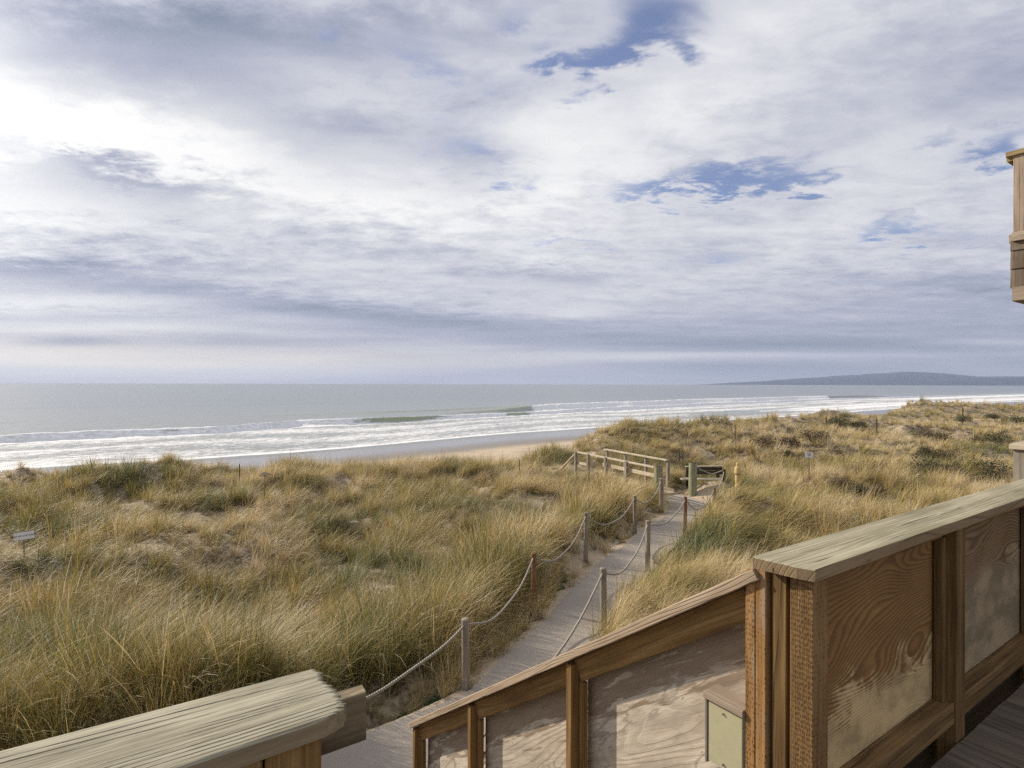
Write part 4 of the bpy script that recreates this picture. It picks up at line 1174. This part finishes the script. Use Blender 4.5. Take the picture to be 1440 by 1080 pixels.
def text_mesh(name, body, size, loc, rz, parent):
    cu = bpy.data.curves.new(name, 'FONT'); cu.body = body; cu.size = size; cu.align_x = 'CENTER'; cu.align_y = 'CENTER'; cu.extrude = .001
    tmp = bpy.data.objects.new(name+'_t', cu); COL.objects.link(tmp)
    bpy.context.view_layer.update()
    me = bpy.data.meshes.new_from_object(tmp.evaluated_get(bpy.context.evaluated_depsgraph_get()))
    bpy.data.objects.remove(tmp); me.materials.clear(); me.materials.append(M['black'])
    o = bpy.data.objects.new(name, me); COL.objects.link(o); o.parent = parent
    o.location = Vector(loc)-Vector(parent.location); o.rotation_euler = (math.radians(90), 0, rz)
    return o
def sign(x, y, zc, w, h, rz, tilt, text, lab, size, frame=True):
    z0 = gz(x, y); t = thing('dune_sign', lab, 'sign', (x, y, z0), None)
    c, s = math.cos(rz), math.sin(rz)
    r = np.array([c, s]); n = np.array([s, -c])    # n faces the reader
    ct, st = math.cos(tilt), math.sin(tilt)
    p0 = np.array([x, y, zc])-np.array([*(r*ct), st])*w/2; p1 = np.array([x, y, zc])+np.array([*(r*ct), st])*w/2
    if frame:
        board('backing', p0-np.array([*(n*.004), 0])-(p1-p0)*.02, p1-np.array([*(n*.004), 0])+(p1-p0)*.02, (n[0], n[1], 0), .012, h*1.09, M['black'], t, ch=.001)
    board('panel', p0+np.array([*(n*.006), 0]), p1+np.array([*(n*.006), 0]), (n[0], n[1], 0), .006, h, M['white'], t, ch=.001)
    board('stake', (x-n[0]*.025, y-n[1]*.025, z0-.3), (x-n[0]*.025, y-n[1]*.025, zc+h*.3), (r[0], r[1], 0), .045, .03, M['grey'], t, up=(n[0], n[1], 0))
    o = text_mesh('lettering', text, size, (x+n[0]*.0115, y+n[1]*.0115, zc), rz, t)
    o.rotation_euler = (math.radians(90), 0, 0)
    o.rotation_euler.rotate_axis('Z', tilt) if tilt else None
    if rz:
        from mathutils import Euler, Matrix
        o.rotation_euler = (Matrix.Rotation(rz, 3, 'Z') @ Matrix.Rotation(math.radians(90), 3, 'X') @ Matrix.Rotation(tilt, 3, 'Z')).to_euler()
sign(-12.0, 14.0, EYE-3.765, .40, .19, math.radians(38), math.radians(3), 'KEEP OFF THE DUNES', 'white sign with black lettering on a stake in the grass at the left edge', .047)
SX, SY, SZ = spot(1138, 637, 1.05)
sign(SX, SY, SZ, .27, .21, math.radians(-20), 0, 'KEEP\nOFF', 'small blank looking white sign on a pale stake in the middle of the right dunes', .07, False)

def stakes():
    L = [(337, 652, 25, .95, 'darkwood', 'dark thin stake on the crest of the left dunes above the beach'),
         (956, 632, 26, .8, 'darkwood', 'short dark stake in grass between the handrail and the green log'),
         (1165, 613, 36, .9, 'grey', 'thin pale stake behind the small white sign in the right dunes'),
         (1233, 585, 56, 1.2, 'darkwood', 'dark marker stake in the notch of the far dune crest'),
         (1162, 583, 50, 1.1, 'darkwood', 'dark marker stake poking from the bush on the far dune crest'),
         (1354, 570, 74, 1.5, 'darkwood', 'dark marker stake on the highest far dune ridge at right'),
         (1034, 595, 41, .9, 'darkwood', 'dark marker stake on the skyline of the dune behind the plaza'),
         (731, 645, 33, .8, 'darkwood', 'dark stake at the foot of the dune beside the pale beach')]
    for (px, py, d, h, mat, lab) in L:
        x, d, tp = spot(px, py, h); z = gz(x, d)
        t = thing('marker_stake', lab, 'stake', (x, d, z), 'thin marker stakes across the dunes')
        board('shaft', (x, d, min(z, tp-h)-.2), (x, d, tp), (1, 0, 0), .0013*d, .0012*d, M[mat], t, up=(0, 1, 0), step=.5)
    # dry seed head plant
    d = 20.5; x = (372-720)/800*d; z = gz(x, d); tp = EYE-(664-538.5)/800*d
    t = thing('seed_head_plant', 'dried flower stalk with an umbrella seed head on the left dune crest', 'plant', (x, d, z))
    cylinder('stem', (x, d, z-.2), (x+.03, d, tp-.15), .012, .009, M['darkwood'], t, n=6)
    it = []
    for k in range(26):
        a = k*2.4; r = .05+.17*((k*7) % 26)/26; e = np.array([x+.03+r*math.cos(a), d+r*math.sin(a), tp-.02+.03*math.sin(k*3)-.12*(r/.22)**2])
        it.append(cyl((x+.03, d, tp-.16), e, .005, .003, n=5)); it.append(cyl(e, e+np.array([0, 0, .035]), .022, .018, n=6))
    multi('seed_head', it, M['grey'], t)
stakes()

# low green weeds at the path edge
def weeds():
    c = bpy.data.collections.new('weed_source')
    for i in range(3):
        me = shrub_mesh('weed_%d' % i, .10, .09, 30+i, LMG, 160, .016); c.objects.link(bpy.data.objects.new('weed_%d' % i, me))
    n = 420; u = rng.uniform(0, 1, n); s = rng.integers(0, 4, n)
    a = PATH[1:5][s % 4]; b = PATH[2:6][s % 4]; p = a+(b-a)*u[:, None]; dr = (b-a)/np.linalg.norm(b-a, axis=1)[:, None]
    sd = np.stack([-dr[:, 1], dr[:, 0]], -1); side = np.where(rng.uniform(0, 1, n) < .8, 1, -1)
    p = p+sd*(side*(.80+np.abs(rng.normal(0, .14, n))))[:, None]
    k = fbm(p[:, 0], p[:, 1], 1.1, 2, 33) > .05; p = p[k]; m = len(p)
    P = np.c_[p, height(p[:, 0], p[:, 1])+.01]; sc = rng.uniform(.4, 1.1, m)
    gn_scatter('path_weeds', P, np.c_[np.zeros((m, 2)), rng.uniform(0, 6, m)], np.c_[sc, sc, sc], rng.integers(0, 3, m), np.zeros(m), c, 'low green weeds growing along the edge of the sandy path', 'weeds')
weeds()

# ------------------------------------------------------------------ haze
def haze():
    x0, x1, y0, y1, z0, z1 = -28500, 29500, -19000, 31500, -22, 760
    v = [(x, y, z) for z in (z0, z1) for y in (y0, y1) for x in (x0, x1)]
    f = [(0, 2, 3, 1), (4, 5, 7, 6), (0, 1, 5, 4), (2, 6, 7, 3), (0, 4, 6, 2), (1, 3, 7, 5)]
    m = bpy.data.materials.new('haze'); m.use_nodes = True; nt = m.node_tree; nt.nodes.clear()
    o = nt.nodes.new('ShaderNodeOutputMaterial'); p = nt.nodes.new('ShaderNodeVolumePrincipled')
    p.inputs['Color'].default_value = (.60, .71, .95, 1); p.inputs['Density'].default_value = HAZE; p.inputs['Anisotropy'].default_value = .2
    nt.links.new(p.outputs[0], o.inputs['Volume'])
    ob = mesh_obj('haze', v, f, m); ob['kind'] = 'stuff'
HAZE = 3.0e-5
haze()

# ------------------------------------------------------------------ sky, sun
SUN_AZ = -62.; SUN_EL = 28.
def world():
    w = bpy.data.worlds.new('World'); S.world = w; w.use_nodes = True
    t = NT(w.node_tree); t.n.clear()
    out = t.add('ShaderNodeOutputWorld')
    sky = t.add('ShaderNodeTexSky', sky_type='NISHITA'); sky.sun_disc = False
    sky.sun_elevation = math.radians(SUN_EL); sky.sun_rotation = math.radians(SUN_AZ); sky.ozone_density = 3.; sky.dust_density = .3
    b1 = t.add('ShaderNodeBackground'); t.put(b1.inputs[0], t.mix(1., sky.outputs[0], (.92, .84, .98), 'MULTIPLY')); b1.inputs[1].default_value = .125
    dirv = t.add('ShaderNodeTexCoord').outputs['Generated']
    s = t.sep(dirv)
    zc = t.math('MAXIMUM', s[2], 0.0)
    den = t.math('ADD', zc, .10)
    px = t.math('DIVIDE', s[0], den); py = t.math('DIVIDE', s[1], den)
    P = t.comb(px, py, 0.)
    Pw = t.vmath('ADD', P, t.vmath('SCALE', t.comb(t.noise(P, 1.1, 3, .5), t.noise(t.vmath('ADD', P, (5., 3., 0)), 1.1, 3, .5), 0.)))
    t.n[-1].inputs
    big = t.noise(t.scale(P, (.55, .8, 1)), 1.0, 3, .5, .4)
    med = t.noise(t.scale(P, (1.2, 2.0, 1)), 1.3, 4, .58, .5)
    fine = t.noise(t.scale(P, (2.4, 3.2, 1)), 2.2, 6, .66, .2)
    # direction-plane coordinates for placing the breaks in the cloud (front half of the sky)
    yy = t.math('MAXIMUM', s[1], .02)
    U = t.math('DIVIDE', s[0], yy); W = t.math('DIVIDE', s[2], yy)
    wf = t.rng(W, .05, .35)
    wu = t.math('ADD', U, t.math('MULTIPLY', t.math('MULTIPLY', t.math('SUBTRACT', med, .5), .34), wf))
    ww = t.math('ADD', W, t.math('MULTIPLY', t.math('MULTIPLY', t.math('SUBTRACT', fine, .5), .18), wf))
    front = t.rng(s[1], .0, .15)
    VW = t.comb(wu, ww, 0.); VU = t.comb(U, W, 0.)
    def blob(u, v, ru, rv, rot=0., amp=1., warp=True, acc=None):
        mp = t.add('ShaderNodeMapping', vector_type='TEXTURE'); t.put(mp.inputs[0], VW if warp else VU)
        mp.inputs['Location'].default_value = (u, v, 0); mp.inputs['Rotation'].default_value = (0, 0, rot); mp.inputs['Scale'].default_value = (ru, rv, 1)
        d = t.add('ShaderNodeVectorMath', operation='DOT_PRODUCT'); t.put(d.inputs[0], mp.outputs[0]); t.put(d.inputs[1], mp.outputs[0])
        e = t.math('POWER', .36788, d.outputs['Value'])
        return t.math('MULTIPLY_ADD', e, amp, 0. if acc is None else acc)
    def px2(x, y): return (x-720)/800., (538.5-y)/800.
    def total(L, warp=True):
        r = None
        for (x, y, rx, ry, rot, amp) in L:
            u, v = px2(x, y); r = blob(u, v, rx/800., ry/800., rot, amp, warp, r)
        return t.math('MULTIPLY', r, front)
    holes = total([(905, 20, 55, 55, .9, 1.0), (850, 80, 70, 26, .4, 1.0), (1045, 245, 95, 22, .12, 1.05), (930, 262, 90, 22, .1, .55), (1255, 320, 50, 13, .1, .85),
                   (1405, 205, 60, 24, .4, .95), (1150, 240, 60, 12, .2, .5), (1330, 190, 60, 12, .5, .45), (760, 60, 40, 14, .3, .45), (985, 360, 60, 12, 0, .55), (800, 335, 50, 8, 0, .6), (630, 95, 90, 38, -.5, .52), (660, 215, 65, 45, -.5, .5), (445, 50, 24, 26, -.6, .5), (720, 20, 50, 24, .6, .45), (780, 90, 40, 14, .3, .8), (960, 60, 30, 30, .8, .5), (1120, 262, 50, 12, .1, .7), (1290, 300, 40, 10, 0, .6), (1200, 388, 60, 7, .1, .45), (1350, 330, 60, 10, 0, .5)])
    hm = t.rng(t.math('ADD', holes, t.math('MULTIPLY', t.math('SUBTRACT', fine, .5), 2.1)), .16, 1.15)
    # cloud brightness
    tex = t.math('ADD', t.math('MULTIPLY', t.math('SUBTRACT', med, .5), 1.05), t.math('MULTIPLY', t.math('SUBTRACT', fine, .5), 1.0))
    lay = t.noise(t.comb(t.math('MULTIPLY', U, .9), t.math('MULTIPLY', W, 10.), 0.), 1.0, 5, .55, .5)
    lay2 = t.noise(t.comb(t.math('MULTIPLY', U, 2.6), t.math('MULTIPLY', W, 50.), 3.), 1.0, 3, .5, .3)
    low = t.rng(W, .34, .06)
    layv = t.math('MULTIPLY', t.math('ADD', t.math('MULTIPLY', t.math('SUBTRACT', lay, .5), 1.25), t.math('MULTIPLY', t.math('SUBTRACT', lay2, .5), .5)), t.math('ADD', t.math('MULTIPLY', low, .8), .15))
    glow = total([(110, 180, 280, 50, -.12, .46), (-60, 150, 110, 220, 0, .28), (330, 235, 240, 36, -.25, .26), (560, 285, 260, 40, .15, .20), (60, 300, 160, 40, 0, .25), (980, 110, 330, 90, .55, .22), (1150, 290, 300, 90, .3, .12),
                  (760, 240, 140, 120, 0, .14), (40, 425, 200, 14, 0, .28), (0, 500, 460, 30, 0, .26), (420, 512, 460, 14, 0, .12), (900, 500, 260, 6, 0, .16), (1000, 495, 300, 4, 0, .12), (120, 462, 220, 9, 0, .22), (800, 440, 60, 12, 0, .12), (1350, 478, 120, 5, 0, .1)])
    dark = total([(250, 40, 270, 60, 0, .28), (420, 190, 130, 40, 0, .10), (140, 235, 110, 22, -.3, .30), (700, 455, 300, 26, -.05, .15), (1150, 480, 460, 34, 0, .20), (420, 430, 260, 16, -.12, .18), (100, 480, 90, 8, 0, .28), (400, 478, 240, 9, 0, .12), (60, 378, 230, 18, 0, .14),
                  (760, 385, 90, 18, 0, .12), (1340, 60, 240, 110, 0, .12), (640, 30, 120, 40, 0, .10), (1000, 520, 500, 16, 0, .06), (1350, 420, 300, 50, 0, .12), (650, 200, 70, 60, 0, .12)])
    fade = t.rng(W, .02, .26)
    br = t.math('ADD', t.math('ADD', .56, t.math('MULTIPLY', t.math('MULTIPLY', tex, .50), fade)), t.math('SUBTRACT', t.math('ADD', glow, t.math('MULTIPLY', layv, .62)), dark))
    cc = t.ramp(br, [(.0, (.16, .20, .29)), (.22, (.26, .305, .41)), (.42, (.435, .465, .57)), (.60, (.635, .645, .715)), (.80, (.83, .835, .855)), (1., (1.0, .995, .985))])
    warm = total([(60, 505, 420, 36, 0, .8), (560, 508, 300, 16, 0, .4)], False)
    cc = t.mix(t.math('MULTIPLY', warm, .9), cc, t.mix(1., cc, (1.08, .96, .80), 'MULTIPLY'))
    gain = t.math('ADD', 1., t.math('MULTIPLY', total([(-250, 120, 300, 240, 0, 1.)], False), .3))
    # thin veil: fade the cloud texture towards an even pale band at the very horizon
    b2 = t.add('ShaderNodeBackground'); t.put(b2.inputs[0], cc); t.put(b2.inputs[1], gain)
    # the open sky between the clouds
    mx = t.add('ShaderNodeMixShader')
    veil = t.math('MULTIPLY', hm, .88)
    t.put(mx.inputs[0], veil); t.l.new(b2.outputs[0], mx.inputs[1]); t.l.new(b1.outputs[0], mx.inputs[2])
    t.l.new(mx.outputs[0], out.inputs[0])
    w.cycles.sampling_method = 'MANUAL'; w.cycles.sample_map_resolution = 512
world()
sd = bpy.data.lights.new('sun', 'SUN'); sd.energy = 5.0; sd.angle = math.radians(.8); sd.color = (1., .895, .75)
so = bpy.data.objects.new('sun', sd); COL.objects.link(so)
az = math.radians(SUN_AZ); el = math.radians(SUN_EL)
sv = Vector((math.sin(az)*math.cos(el), math.cos(az)*math.cos(el), math.sin(el)))
so.rotation_euler = sv.to_track_quat('Z', 'Y').to_euler(); so.location = (0, 0, 40)

# ------------------------------------------------------------------ camera
cd = bpy.data.cameras.new('camera'); cam = bpy.data.objects.new('camera', cd); COL.objects.link(cam)
cd.sensor_width = 36; cd.lens = 20.0; cd.clip_start = .05; cd.clip_end = 200000
cam.location = (0, 0, EYE); cam.rotation_euler = (math.radians(90), math.radians(-.15), 0)
S.camera = cam
S.cycles.use_denoising = False
S.view_settings.view_transform = 'Standard'; S.view_settings.look = 'None'; S.view_settings.exposure = 0; S.view_settings.gamma = 1
S.cycles.max_bounces = 5; S.cycles.diffuse_bounces = 2; S.cycles.glossy_bounces = 3; S.cycles.transmission_bounces = 2; S.cycles.volume_bounces = 0
